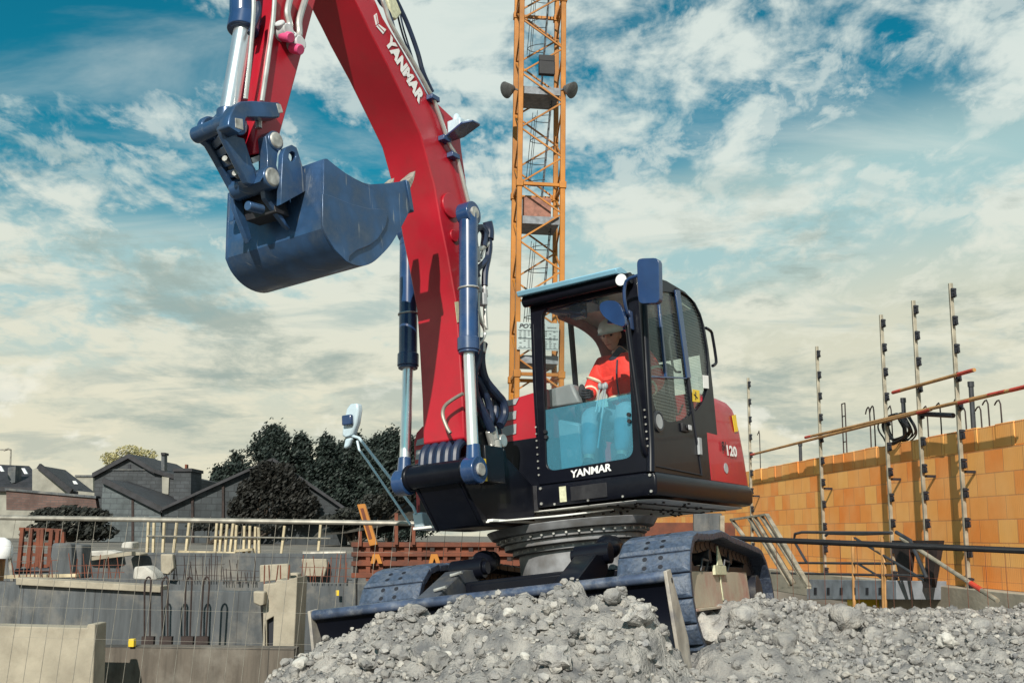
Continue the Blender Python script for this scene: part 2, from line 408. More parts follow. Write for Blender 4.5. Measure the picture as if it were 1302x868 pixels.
for s in (1, -1):
    yc = s * .995
    # track frame with rollers
    b = UB()
    b.box(-3.05, -1.15, yc - .15, yc + .13, -.30, .06)
    b.box(-2.3, -1.3, s * .6, yc - s * .1, -.2, 0)
    b.cyl((-1.02, yc - .14, -.155), (-1.02, yc + .14, -.155), .30, n=32); b.cyl((-3.3, yc - .12, -.18), (-3.3, yc + .12, -.18), .29, n=32)
    b.cyl((-3.3, yc - .16, -.18), (-3.3, yc + .20, -.18), .17, n=24)
    for k in range(6): b.cyl((-1.45 - k * .30, yc - .14, -.40), (-1.45 - k * .30, yc + .16, -.40), .085, n=16)
    for x in (-1.8, -2.55): b.cyl((x, yc - .1, .13), (x, yc + .14, .13), .055, n=14)
    tr = b.build('track', MT['darksteel'], exc, bevel=.006)
    # chain links inside the pads
    b = UB()
    for k in range(NP):
        u = (k + .2) / NP * TOT
        x, z = POS(u); x2, z2 = POS(u + .02); d = V((x2 - x, 0, z2 - z)).normalized(); n = V((-d.z, 0, d.x)) * -1
        inn = V((-1.02 if x > -2.16 else -3.3, 0, -.155)) - V((x, 0, z))
        if -3.3 < x < -1.02: inn = V((0, 0, -.155 - z))
        inn.normalize()
        for dy in (-.11, .11):
            c = V((x, yc + dy, z)) + inn * .075
            b.beam(c - d * .07, c + d * .07, .03, .075, up=inn)
            b.cyl(c + d * .05 + V((0, .02, 0)), c + d * .05 - V((0, .02, 0)), .026, n=8)
    b.build('chain', MT['darksteel'], tr)
    if s == 1:
        b = UB()
        # muddy side cover
        b.box(-3.05, -.93, yc + .135, yc + .155, -.235, .015)
        b.prism([(-.93, yc + .15, -.20), (-.84, yc + .15, -.20), (-.84, yc + .15, -.16), (-.93, yc + .15, -.16)], (0, .012, 0))
        b.box(-3.06, -.92, yc + .135, yc + .19, -.255, -.2352)
        b.build('side_cover', MT['beige'], tr, bevel=.004)
        for x in (-2.28, -1.52): b = UB(); b.tube([(x, yc + .15, .02), (x, yc + .18, .09), (x + .18, yc + .18, .10), (x + .2, yc + .16, .02)], .009, n=6, smooth=0); b.build('step_hoop', MT['galvdark'], tr)
        b = UB(); b.box(-2.12, -1.72, yc + .156, yc + .18, -.01, .06); b.prism([(-2.02, yc + .17, .06), (-1.82, yc + .17, .06), (-1.92, yc + .17, .21)], (0, .012, 0))
        b.box(-1.96, -1.93, yc + .157, yc + .165, -.2, -.02)
        b.build('hanging_bracket', MT['cream'], tr, bevel=.003)
    else:
        b = UB(); b.box(-3.05, -.93, yc - .155, yc - .135, -.235, .015); b.build('side_cover', MT['darksteel'], tr, bevel=.004)
    # rubber pads: one mesh, copied round the loop
    for k in range(NP):
        u = (k + .5) / NP * TOT
        x, z = POS(u - .01); x2, z2 = POS(u + .01); d = V((x2 - x, 0, z2 - z)).normalized()
        cx, cz = POS(u)
        out = V((cx, 0, cz)) - V((min(max(cx, -3.3), -1.02), 0, -.155)); out = (out - d * out.dot(d)).normalized()
        Y = out.cross(d)
        loc = UNDER @ V((cx, yc, cz)); rot = (UNDER.to_3x3() @ Matrix((d, Y, out)).transposed()).to_4x4()
        mw = Matrix.Translation(loc - ROOT) @ rot
        if padm is None:
            pb = MB(); w, p, h = .25, .079, .03
            rings = []
            for zz, ix, iy in ((-.035, .0, .0), (.012, .0, .0), (.03, .022, .03)):
                rings.append([(-p + ix, -w + iy, zz), (-p + ix, -w + .09 + iy * .3, zz), (-p + ix, w - .09 - iy * .3, zz), (-p + ix, w - iy, zz), (p - ix, w - iy, zz), (p - ix, w - .09 - iy * .3, zz), (p - ix, -w + .09 + iy * .3, zz), (p - ix, -w + iy, zz)])
            pb.loft(rings); pb.mi = [1 if all(pb.v[i].z > .011 for i in f) else 0 for f in pb.f]
            pad = pb.build('track_pad', [MT['rubber'], MT['wornpad']], None, bevel=.006)
            pad.parent = tr; padm = pad
            hb = MB()
            me_h = None
        else:
            pad = padm.copy(); COL.objects.link(pad); pad.parent = tr
        pad.matrix_parent_inverse = Matrix.Identity(4); pad.matrix_basis = mw
    # bolt holes of the front pads (dark recess plugs)
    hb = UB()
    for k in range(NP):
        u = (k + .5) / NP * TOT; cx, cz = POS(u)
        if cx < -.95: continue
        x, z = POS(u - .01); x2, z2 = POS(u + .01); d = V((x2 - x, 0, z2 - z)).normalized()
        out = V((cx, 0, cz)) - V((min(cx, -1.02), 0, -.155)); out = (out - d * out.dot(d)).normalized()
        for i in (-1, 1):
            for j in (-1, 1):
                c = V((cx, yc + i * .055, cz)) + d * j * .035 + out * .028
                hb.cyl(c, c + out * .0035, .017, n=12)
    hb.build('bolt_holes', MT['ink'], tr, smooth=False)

# ------------------------------------------------------------------ house deck (frame HOUSE)
b = HB()
def rrect(x0, x1, y0, y1, r, z, n=6, corners=(1, 1, 1, 1)):
    P = []
    for (cx, cy, a0, use) in ((x1, y1, 0, corners[0]), (x0, y1, 90, corners[1]), (x0, y0, 180, corners[2]), (x1, y0, 270, corners[3])):
        rr = r if use else .02
        ox, oy = cx - rr * (1 if cx == x1 else -1), cy - rr * (1 if cy == y1 else -1)
        for k in range(n + 1):
            a = R(a0 + 90 * k / n); P.append(V((ox + rr * math.cos(a), oy + rr * math.sin(a), z)))
    return P
b.loft([rrect(-2.10, .008, -.02, 1.015, .2, -.175, corners=(0, 1, 0, 0)), rrect(-2.15, .02, -.02, 1.03, .22, -.15, corners=(0, 1, 0, 0)), rrect(-2.16, .02, -.02, 1.035, .22, -.05, corners=(0, 1, 0, 0)), rrect(-2.13, .012, -.02, 1.02, .22, -.012, corners=(0, 1, 0, 0)), rrect(-2.12, .0, -.02, 1.01, .22, -.004, corners=(0, 1, 0, 0))])
deck = b.build('cab_deck', MT['black'], exc, bevel=.004)
b = HB(); b.box(-2.05, -.30, -1.46, -.022, -.196, -.004); b.box(-.30, .0, -1.2, -.022, -.196, -.0)
b.box(.021, .027, .30, .62, -.155, -.045)
b.build('deck_panel', MT['blackmatt'], deck, bevel=.008)
b = HB(); b.box(.0205, .026, .20, .26, -.155, -.035); b.build('warning_sticker', MT['cream'], deck)
b = HB()
for y in (.03, .99):
    for z in (-.15, -.03): b.cyl((.02, y, z), (.032, y, z), .011, n=8)
for y in (.15, .45, .75): b.cyl((.02, y, -.165), (.03, y, -.165), .009, n=8)
b.build('deck_bolts', MT['pin'], deck, smooth=False)
b = HB(); b.loft([rrect(-2.0, -.02, -1.42, .98, .2, -.20), rrect(-2.0, -.02, -1.42, .98, .2, -.198)])
belly = b.build('underside_plate', MT['underside'], exc)
b = HB()
for k in range(60):
    x, y = random.uniform(-1.95, -.1), random.uniform(-.2, .95)
    b.cyl((x, y, -.2), (x, y, -.212), .012, n=6)
for y in (.5, .75): b.tube([(-.2, y, -.205), (-1.9, y + .04, -.205)], .006, n=5, smooth=0)
b.build('underside_bolts', MT['blackmatt'], belly, smooth=False)
# counterweight
b = HB()
def cwring(z, inx, iny):
    return rrect(-2.13 + inx, -1.12, -1.45 + iny, 1.005 - iny, .20, z, corners=(0, 1, 1, 0))
b.loft([cwring(.0, 0, 0), cwring(.25, .02, .003), cwring(.48, .06, .006), cwring(.60, .10, .01), cwring(.68, .15, .015), cwring(.73, .24, .03), cwring(.755, .36, .06)])
cw = b.build('counterweight', MT['red'], exc, angle=50)
b = HB(); c = hy(1.006, [(923, 595)])[0]; b.cyl(c, c + V((0, .004, 0)), .045, n=20); b.build('hole_cap', MT['grey'], cw)
q = hy(1.004, [(930.5, 528), (935, 527), (938, 548), (934, 549)]); b = HB(); b.prism(q, (0, .005, 0)); b.build('reflector', MT['yellow'], cw)
o = hy(1.012, [(918.5, 576)])[0]; o2 = hy(1.012, [(937.5, 580)])[0]
tx = hy(1.012, [(918, 573), (924.5, 579), (939, 582)])
text('lettering', 'SV', HOUSE, tx[0] , (-1, 0, .02), (0.05, 0, 1), .085, MT['ink'], cw, bold=.04, width=(tx[1] - tx[0]).length * .9, depth=.004)
text('lettering', '120', HOUSE, tx[1], (-1, 0, .02), (0.05, 0, 1), .095, MT['white'], cw, bold=.04, width=(tx[2] - tx[1]).length * .88, depth=.004)
# engine hood, both sides of the boom foot
b = HB()
front = [(-.3, -1.47, -.19), (-.3, -1.47, .56), (-.3, -1.44, .64), (-.3, -1.37, .69), (-.3, -1.25, .705), (-.3, -.05, .83), (-.3, -.05, .42), (-.3, -.62, .37), (-.3, -.62, -.19)]
b.prism(front, (-.9, 0, 0))
hood = b.build('engine_hood', MT['red'], exc, bevel=.02)
def decal(parent, pts, x=-.293, m='grey'):
    q = hx(x, pts); d = HB(); d.prism(q, (.003, 0, 0)); return d.build('grey_stripe', MT[m], parent)
def z6(p): return (570 + p[0] / 4.336, 400 + p[1] / 4.336)
def z4(p): return (430 + p[0] / 4.135, 490 + p[1] / 4.135)
for poly in ([(220, 495), (390, 458), (372, 494), (220, 528)], [(220, 562), (376, 528), (373, 574), (220, 604)], [(220, 640), (376, 600), (374, 655), (220, 690)]):
    decal(hood, [z6(p) for p in poly])
for poly in ([(416, 285), (490, 262), (490, 300), (408, 317)], [(410, 340), (490, 325), (490, 378), (407, 390)], [(408, 420), (490, 405), (490, 440), (410, 450)]):
    decal(hood, [z4(p) for p in poly])
b = HB(); b.box(-.9, -.06, -.60, -.025, -.19, .395); b.box(-.3, -.05, -.46, -.24, -.10, .0)
b.box(-.28, -.03, -.50, -.20, .0, .018); b.box(-.28, -.03, -.50, -.20, -.125, -.105)
b.build('front_panel', MT['black'], exc, bevel=.008)
# boom bracket
b = HB()
ear = [(1.02, .05), (.97, .15), (.90, .17), (.80, .22), (.78, .40), (.74, .50), (.66, .55), (.52, .56), (.42, .45), (.36, .2), (.0, .0), (.0, -.30), (.35, -.335), (.73, -.335), (.99, -.0)]
for y0 in (-.50, -.085): b.prism([(x, y0, z) for x, z in ear], (0, .035, 0))
b.prism([(1.0, -.465, .02), (.735, -.465, -.33), (.70, -.465, -.33), (.95, -.465, .06)], (0, .38, 0))
b.prism([(.735, -.465, -.335), (.735, -.465, -.30), (-.1, -.465, -.28), (-.1, -.465, -.31)], (0, .38, 0))
b.cyl((.955, -.535, .055), (.955, -.005, .055), .088, n=28)
b.cyl((.955, -.555, .055), (.955, -.515, .055), .10, n=28); b.cyl((.955, -.03, .055), (.955, .0, .055), .10, n=28)
br = b.build('boom_bracket', MT['black'], exc, bevel=.012)
b = HB(); b.box(-.1, .68, -.75, -.0, -.305, -.285); b.prism([(.7, -.5, -.30), (.7, -.05, -.30), (.1, .25, -.26), (-.3, .5, -.22), (-.3, -1.0, -.22), (.0, -.95, -.25)], (0, 0, -.012))
b.build('nose_underplate', MT['underside'], exc, bevel=.003)
b = HB()
for k in range(5):
    y = -.44 + k * .075
    b.tube([(.93, y, .13), (.90, y, .24), (.80, y + .01, .30), (.66, y + .01, .25), (.6, y, .1)], .036, n=10)
b.build('hydraulic_hose', MT['hose'], exc)
q = hy(.05, [z4(p) for p in ((742, 380), (775, 385), (783, 503), (750, 497))]); b = HB(); b.prism(q, (0, .003, 0)); b.build('caution_sticker', MT['yellow'], exc)
b = HB(); b.box(.55, .80, -.05, .045, -.02, .25); b.build('sticker_plate', MT['black'], exc, bevel=.006)

# ------------------------------------------------------------------ boom
YL, YR = -.08, -.46
belly_px = [(590, 556), (588, 500), (583.6, 430), (580, 382), (568.7, 322), (561, 285), (557, 262), (552.6, 236), (542.6, 200), (534.5, 170.5), (516, 131.3), (493, 83), (470, 39), (451.5, 0)]
back_px = [(477, 0), (487, 23), (512, 64), (546, 124), (557, 132), (574, 148), (581, 157), (585, 170), (587, 190), (592, 225), (597, 262), (601, 320), (604, 400), (605.5, 480), (606, 530)]
bl, bk = hy(YL, belly_px), hy(YL, back_px)
d0 = (bl[-1] - bl[-3]).normalized(); 
tipb = bl[-1] + d0 * .95; tipk = bk[0] + (bk[0] - bk[2]).normalized() * .95
foot = [V((.52, YL, .26)), V((.60, YL, .2)), V((.72, YL, .23))]
prof = bk[::-1] ; 
loop = [V(p) for p in bl] + [tipb + d0 * .12, tipk + d0 * .12] + [V(p) for p in bk] + [V((.50, YL, .42)), V((.52, YL, .25)), V((.60, YL, .19)), V((.72, YL, .21))]
for p in loop: p.y = YL
b = HB(); b.prism(loop, (0, YR - YL, 0))
boom = b.build('boom', MT['red'], exc, bevel=.012, angle=28)
b = HB()                                     # side lip of the boom where the plates are folded
c = hy(YL, [(571, 262)])[0]; b.cyl(c, c + V((0, .018, 0)), .10, n=28)
c2 = hy(YL, [(576.5, 300)])[0]; b.cyl(c2, c2 + V((0, .014, 0)), .05, n=20)
b.build('pin_boss', MT['red'], boom, bevel=.004)
q = hy(YL, [(578, 384), (582.5, 383), (584, 409), (581, 410)]); b = HB(); b.prism(q, (0, .003, 0)); b.build('boom_sticker', MT['cream'], boom)
def z44(p): return (470 + p[0] / 4.34, p[1] / 4.34)
# lettering down the boom
t0, t1 = hy(YL + .004, [z44((78, 228)), z44((272, 575))])
tu = hy(YL + .004, [z44((100, 185))])[0]
text('lettering', 'YANMAR', HOUSE, t0, t1 - t0, tu - t0, .125, MT['white'], boom, bold=.06, width=(t1 - t0).length, depth=.002)
b = HB()
for poly in ([(22, 88), (38, 74), (48, 130), (34, 140)], [(34, 146), (50, 136), (90, 165), (72, 190)]):
    pp = [z44(p) for p in poly]; b.prism(hy(YL + .002, pp), (0, .003, 0))
b.build('emblem', MT['white'], boom)
b = HB()
for poly in ([(33, 84), (35, 82), (45, 132), (43, 134)], [(44, 142), (46, 140), (81, 174), (79, 178)]):
    b.prism(hy(YL + .0055, [z44(p) for p in poly]), (0, .0015, 0))
b.build('emblem_groove', MT['red'], boom)
# pipe along the boom's back
pp = [(70, -60), (72, 0), (90, 55), (112, 120), (160, 210), (220, 310), (280, 415), (325, 500), (352, 548), (375, 610), (410, 710), (440, 800), (480, 868), (515, 1000), (545, 1120)]
b = HB(); b.tube([V((p.x, YL + .035, p.z)) for p in hy(YL + .035, [z44(q) for q in pp])], .017, n=10, smooth=4)
b.build('boom_pipe', MT['pipe'], boom)
b = HB()
for q in ((415, 770), (462, 862), (350, 545)):
    c = hy(YL + .03, [z44(q)])[0]; b.box(-.05, .05, -.03, .03, -.02, .02, at=c)
b.build('pipe_clamp', MT['bluecyl'], boom, bevel=.004)
# hoses over the boom
for k, (pts, r) in enumerate(((((30, -40), (60, 20), (110, 75), (150, 200), (215, 300), (240, 340)), .012), (((130, -30), (175, 60), (215, 150), (265, 290), (295, 400), (345, 510)), .02), (((150, 60), (165, 130), (195, 230), (230, 300)), .008), (((165, 60), (182, 140), (205, 220), (240, 330)), .007))):
    b = HB(); b.tube(hy(YL - .08 - .05 * k, [z44(q) for q in pts]), r, n=8); b.build('hydraulic_hose', MT['hose'], boom)
q = hy(YL - .1, [z44(p) for p in ((95, -20), (140, -20), (178, 75), (150, 110), (128, 100))]); b = HB(); b.prism(q, (0, -.05, 0)); b.build('hose_block', MT['cream'], boom, bevel=.01)
# work lamp on the boom
b = HB()
c = hy(YL, [z44((430, 775))])[0]; c1 = hy(YL + .30, [z44((575, 735))])[0]
pl = [V((c.x, YL, c.z)), V((c.x + .07, YL, c.z - .02)), V((c1.x + .10, YL + .26, c.z)), V((c1.x + .05, YL + .33, c.z + .015)), V((c1.x - .05, YL + .33, c.z + .02)), V((c.x - .08, YL + .1, c.z + .02)), V((c.x - .08, YL, c.z + .02))]
b.prism(pl, (0, 0, .018))
lampb = b.build('lamp_bracket', MT['bluecyl'], boom, bevel=.006)
b = HB(); cc = V((c.x, YL + .10, c.z + .075)); b.box(-.05, .05, -.065, .065, -.05, .06, at=cc); b.box(-.03, .03, .066, .13, -.04, .03, at=cc); b.ball(cc + V((-.03, -.02, .08)), .045, .03, .06)
b.build('work_lamp', MT['mirrorpale'], boom, bevel=.012)

# ------------------------------------------------------------------ boom cylinders and their hoses
def cyl_h(name, foot, gland, top, r, mb, mr, parent=exc, eye=.10):
    foot, gland, top = V(foot), V(gland), V(top); ax = (top - foot).normalized(); Y = V((0, 1, 0))
    b = HB(); b.cyl(gland, top - ax * .02, r, n=28); b.cyl(gland - ax * .0, gland + ax * .10, r * 1.16, n=28); b.cyl(gland - ax * .02, gland, r * 1.05, n=28); b.cyl(top - ax * .12, top, r * 1.0, n=24)
    b.cyl(top - Y * .055, top + Y * .055, eye * .95, n=28)
    body = b.build(name, mb, parent, bevel=.006)
    b = HB(); b.cyl(foot, gland, r * .58, n=24); b.build('rod', mr, body)
    b = HB(); b.cyl(foot - Y * .055, foot + Y * .055, eye, n=28); b.cyl(foot, foot + ax * .19, eye * .62, r * .66, n=24); b.build('rod_eye', mb, body, bevel=.008)
    b = HB()
    for c in (foot, top): b = HB(); b.cyl(c - Y * .072, c + Y * .072, eye * .48, n=18); b.build('pin', MT['pin'], body, bevel=.003)
    return body
cl = cyl_h('boom_cylinder', (.982, .06, .045), (.965, .055, .93), (.872, .05, 2.03), .073, MT['bluecyl'], MT['chrome'])
cr = cyl_h('boom_cylinder', (.955, -.60, .03), (.86, -.60, .94), (.80, -.59, 2.06), .073, MT['bluecyl'], MT['chrome'])
def z5(p): return (570 + p[0] / 5.42, 260 + p[1] / 5.42)
b = HB()
for z in (1.42,): 
    p = V((.965, .055, .93)).lerp(V((.872, .05, 2.03)), (z - .93) / 1.1); b.tube([p + V((.078 * math.cos(a), .078 * math.sin(a), 0)) for a in [i * math.pi / 6 for i in range(12)]], .008, n=6, smooth=0, closed=True)
p = V((.86, -.60, .94)).lerp(V((.80, -.59, 2.06)), .38); b.tube([p + V((.078 * math.cos(a), .078 * math.sin(a), 0)) for a in [i * math.pi / 6 for i in range(12)]], .008, n=6, smooth=0, closed=True)
b.build('clamp_band', MT['pipe'], cl)
for pts, r, m in (([(175, 420), (180, 560), (195, 750), (205, 900), (160, 1030)], .018, 'pipe'), ([(165, 130), (160, 200), (172, 320)], .012, 'pipe'),
                  ([(185, 300), (180, 200), (215, 160), (250, 200), (243, 290)], .028, 'hose'), ([(190, 180), (230, 155), (262, 190), (285, 270), (270, 370), (200, 450), (205, 500)], .024, 'hose'),
                  ([(270, 120), (282, 180), (280, 240)], .040, 'hose'), ([(282, 270), (275, 360), (255, 460), (250, 560)], .026, 'hose'),
                  ([(205, 500), (210, 600), (205, 700), (220, 790), (250, 850)], .016, 'pipe'), ([(250, 560), (252, 640), (255, 760), (262, 860)], .016, 'pipe'),
                  ([(180, 320), (230, 300), (285, 265)], .02, 'pipe'), ([(225, 370), (240, 320), (262, 280)], .012, 'pipe'), ([(245, 850), (252, 900), (215, 960), (185, 975)], .011, 'pipe')):
    b = HB(); b.tube(hy(.03, [z5(p) for p in pts]), r, n=8); b.build('hydraulic_hose' if m == 'hose' else 'hydraulic_pipe', MT[m], cl)
b = HB()
for c, s in (((185, 350), .055), ((210, 580), .035), ((250, 610), .035), ((235, 655), .05)):
    q = hy(.03, [z5(c)])[0]; b.box(-s * .6, s * .6, -s * .6, s * .6, -s, s, at=q)
b.build('pipe_fitting', MT['lightgrey'], cl, bevel=.01)
HP = [([(170, 130), (165, 240), (140, 330), (150, 450), (205, 560), (240, 640)], .034), ([(195, 160), (180, 240), (200, 350), (260, 430), (300, 480), (310, 550), (285, 610)], .034), ([(160, 350), (195, 420), (225, 500), (235, 570), (225, 600)], .03),
      ([(180, 300), (215, 380), (255, 450), (262, 540), (245, 600)], .03), ([(150, 330), (160, 450), (190, 540), (215, 620), (235, 690)], .036), ([(170, 400), (215, 430), (270, 460), (300, 520), (290, 590), (265, 620)], .028)]
for k, (pts, r) in enumerate(HP):
    b = HB(); b.tube(hy(.0 - .03 * k, [z6(p) for p in pts]), r, n=10); b.build('hydraulic_hose', MT['hose'], exc)
b = HB()
for c0, c1, r in (((235, 620), (250, 690), .045), ((222, 640), (245, 720), .03), ((170, 150), (172, 210), .05), ((255, 690), (262, 740), .05), ((268, 740), (268, 815), .05)):
    b = HB(); a, c = hy(-.02, [z6(c0), z6(c1)]); b.cyl(a, c, r, n=12); b.build('hose_coupling', MT['pipe'], exc, bevel=.006)
b = HB()
a = hy(-.02, [z6((225, 735)), z6((295, 745)), z6((290, 695))]); b.cyl(a[0], a[1], .02, n=8); b.build('hose_coupling', MT['pipe'], exc); b = HB(); b.cyl(a[2] - V((0, .03, 0)), a[2] + V((0, .03, 0)), .05, n=14)
b.build('hose_coupling', MT['pipe'], exc, bevel=.006)
b = HB(); q = hy(-.06, [z6((135, 570)), z6((205, 560)), z6((215, 650)), z6((160, 760)), z6((135, 760))]); b.prism(q, (0, -.06, 0)); b.build('hose_bracket', MT['black'], exc, bevel=.006)
b = HB(); b.tube([V((q.x, q.y, q.z)) for q in hx(.99, [z4(p) for p in ((656, 42), (600, 75), (560, 110), (550, 155), (570, 215), (590, 250))])], .014, n=8); b.build('grease_line', MT['galv'], boom)

# ------------------------------------------------------------------ stick
SL, SR = -.13, -.41
def z1(p): return (230 + p[0] / 3.25, p[1] / 3.25)
def z2(p): return (230 + p[0] / 2.894, 100 + p[1] / 2.894)
def z3(p): return (250 + p[0] / 6.2, 120 + p[1] / 6.2)
sf = [(360, -110), (353, -40), (348.5, 0), (338, 72), (331.5, 126), (325, 170), (322, 196)]
sb = [(341, 194), (355.6, 173), (370, 120), (386, 60), (402, 0), (412, -40), (428, -110)]
lp = hy(SL, sf + sb)
b = HB(); b.prism(lp, (0, SR - SL, 0))
stick = b.build('stick', MT['red'], exc, bevel=.010)
for pts, r in ((((300, -20), (300, 60), (285, 250), (268, 410)), .014), (((388, -20), (380, 100), (360, 250), (335, 420)), .015), (((322, 490), (322, 530)), .02)):
    b = HB(); b.tube([q + V((0, .0, 0)) for q in (hx(2.98, [z1(p) for p in pts]) if pts[0][0] < 310 else hy(SL + .02, [z1(p) for p in pts]))], r, n=8); b.build('grease_line', MT['pipe'], stick)
for pts, r in ((((455, -20), (440, 50), (450, 110), (425, 130)), .022), (((520, -20), (490, 80), (490, 140), (470, 180)), .022)):
    b = HB(); b.tube(hy(SL + .035, [z1(p) for p in pts]), r, n=8); b.build('auxiliary_pipe', MT['pipe'], stick)
b = HB()
for p, r in (((425, 135), .05), ((475, 185), .05)):
    c = hy(SL + .04, [z1(p)])[0]; b.cyl(c - V((0, .05, 0)), c + V((0, .05, 0)), r, n=12); b.cyl(c, c + V((.06, .02, .04)), r * .7, n=12)
c0, c1 = hy(SL + .04, [z1((440, 130)), z1((480, 165))]); b.cyl(c0, c1, .03, n=10)
b.build('pipe_coupling', MT['lightgrey'], stick, bevel=.008)
pinkm = mat('pink_cap', (.7, .08, .22), .5, var=.05)
b = HB()
for p in ((432, 155), (472, 205)):
    c = hy(SL + .06, [z1(p)])[0]; b.cyl(c + V((0, -.03, .02)), c + V((0, .05, -.02)), .035, n=12)
b.build('coupling_cap', pinkm, stick, bevel=.006)
# bucket cylinder, in front of the stick
YC = -.27
g = hy(YC, [(311, -120), (309, 38), (288, 160)])
ax = (g[2] - g[1]).normalized()
b = HB(); b.cyl(g[0], g[1], .088, n=28); b.cyl(g[1] - ax * .10, g[1] + ax * .01, .103, n=28)
bcyl = b.build('bucket_cylinder', MT['bluecyl'], exc, bevel=.006)
b = HB(); b.cyl(g[1], g[2], .060, n=24); b.build('rod', MT['chrome'], bcyl)
b = HB()
e2 = hy(YC, [(289, 140), (291, 160)]); b.cyl(e2[0], e2[1] + ax * .05, .066, .075, n=20); b.cyl(e2[1] + V((0, -.08, 0)), e2[1] + V((0, .08, 0)), .085, n=20)
b.build('rod_eye', MT['navy'], bcyl, bevel=.006)
b = HB(); q = hy(YC + .10, [z1((318, 10)), z1((320, 60)), z1((285, 140))]); b.tube(q, .02, n=8); b.build('hydraulic_hose', MT['hose'], bcyl)

# ------------------------------------------------------------------ bucket linkage
def plate_y(name, pts, y0, th, m, parent, z=z3, bevel=.008):
    b = HB(); b.prism(hy(y0 + th, [z(p) for p in pts]), (0, -th, 0)); return b.build(name, m, parent, bevel=bevel)
link = plate_y('bucket_link', [(190, 260), (215, 215), (260, 250), (300, 330), (380, 350), (460, 600), (480, 680), (440, 715), (400, 700), (330, 560), (215, 330)], -.16, .045, MT['navy'], exc)
plate_y('link_side', [(40, 290), (80, 260), (130, 300), (210, 470), (300, 650), (345, 760), (300, 760), (170, 520), (100, 400), (50, 360)], -.39, .05, MT['navy'], link)
b = HB()
L1, L2 = hy(-.15, [z3((225, 330)), z3((425, 690))]); R1, R2 = hy(-.35, [z3((150, 400)), z3((315, 705))])
nn = (L2 - L1).cross(R1 - L1).normalized()
if nn.dot(HOUSE.inverted() @ CAM - L1) < 0: nn = -nn
b.prism([L1 - nn * .03, L2 - nn * .03, R2 - nn * .03, R1 - nn * .03], -nn * .04)
for t in (.0, .22, .46, .72, 1.0):
    b.beam(L1.lerp(L2, t), R1.lerp(R2, t), .05, .06, up=nn)
b.beam(L1 + nn * .0, L2 + nn * .0, .035, .07, up=nn); b.beam(R1, R2, .035, .07, up=nn)
b.build('link_web', MT['navy'], link, bevel=.006)
b = HB()
c = hy(-.41, [z3((108, 285))])[0]; b.cyl(V((c.x, -.44, c.z)), V((c.x, -.385, c.z)), .088, n=36)
c = hy(-.13, [z3((230, 230))])[0]; b.cyl(V((c.x, -.40, c.z)), V((c.x, -.08, c.z)), .052, n=24)
b.build('link_boss', MT['navy'], link, bevel=.012)
b = HB()
for p in ((252, 530), (330, 645)):
    b = HB(); c = hy(YC + .03, [z3(p)])[0]; b.cyl(c, c + V((.05, .02, .0)), .018, n=8); b.build('link_bolt', MT['pin'], link)
# curved guide lever on the stick's left side
gl = plate_y('guide_link', [(250, 240), (262, 170), (300, 90), (350, 55), (440, 50), (640, 62), (668, 80), (660, 180), (620, 185), (400, 178), (388, 200), (375, 285), (340, 310), (260, 260)], -.115, .09, MT['navy'], exc)
plate_y('guide_link', [(150, 250), (165, 170), (230, 90), (280, 55), (400, 50), (600, 62), (620, 180), (400, 178), (310, 260), (200, 270)], -.46, .05, MT['navy'], exc)
for poly in ([(305, 185), (365, 195), (372, 285), (308, 262)], [(630, 72), (665, 78), (684, 145), (650, 150)]):
    b = HB(); b.prism(hy(-.022, [z3(p) for p in poly]), (0, -.006, 0)); b.build('lit_end', MT['pin'], gl, bevel=.003)  # pale plates: light on the lever's end faces put into colour
# coupler links to the bucket
cp = plate_y('bucket_bracket', [(545, 330), (575, 300), (630, 300), (665, 350), (665, 410), (640, 470), (630, 560), (655, 640), (640, 720), (600, 740), (560, 700), (520, 660), (500, 690), (520, 640), (560, 560), (560, 470)], -.14, .08, MT['navy'], exc)
plate_y('bracket_plate', [(330, 330), (360, 300), (430, 300), (450, 350), (450, 410), (440, 560), (470, 660), (430, 740), (380, 740), (350, 560)], -.42, .06, MT['navy'], cp)
b = HB()
for p, r in (((625, 365), .075), ((595, 655), .085)):
    b = HB(); c = hy(-.055, [z3(p)])[0]; b.cyl(V((c.x, -.062, c.z)), V((c.x, -.04, c.z)), r * .72, n=24); b.build('bracket_pin', MT['pin'], cp, bevel=.012)
b = HB()
for p, r in (((625, 365), .075), ((595, 655), .085)):
    b = HB(); c = hy(-.055, [z3(p)])[0]; b.cyl(V((c.x, -.37, c.z)), V((c.x, -.05, c.z)), r * .85, n=24); b.build('bracket_tube', MT['navy'], cp, bevel=.008)
b = HB(); q = hy(SL, [(319, 201), (339, 194), (342, 200), (322, 208)]); b.prism(q, (0, SR - SL, 0)); b.build('stick_end_face', MT['pin'], stick)
# ------------------------------------------------------------------ bucket (frame HOUSE, curled in; opening faces up and back)
BL, BR = .115, -.72
def catmull(P, n):
    Q = []
    for i in range(len(P) - 1):
        p0, p1, p2, p3 = (V(P[max(i - 1, 0)]), V(P[i]), V(P[i + 1]), V(P[min(i + 2, len(P) - 1)]))
        for j in range(n):
            t = j / n; Q.append(tuple(.5 * ((2 * p1) + (p2 - p0) * t + (2 * p0 - 5 * p1 + 4 * p2 - p3) * t * t + (3 * p1 - p0 - 3 * p2 + p3) * t ** 3)))
    return Q + [tuple(P[-1])]
shell_px = [(409, 203), (408.3, 250)] + catmull([(408, 291), (415, 308), (427, 324), (441, 334.5), (456, 339), (470, 335), (482, 325), (493, 313), (502, 299), (511, 283), (518, 269)], 3)
sh = hy(BL, shell_px)
b = HB()
cen = sum((V(p) for p in sh), V()) / len(sh)
inner = []
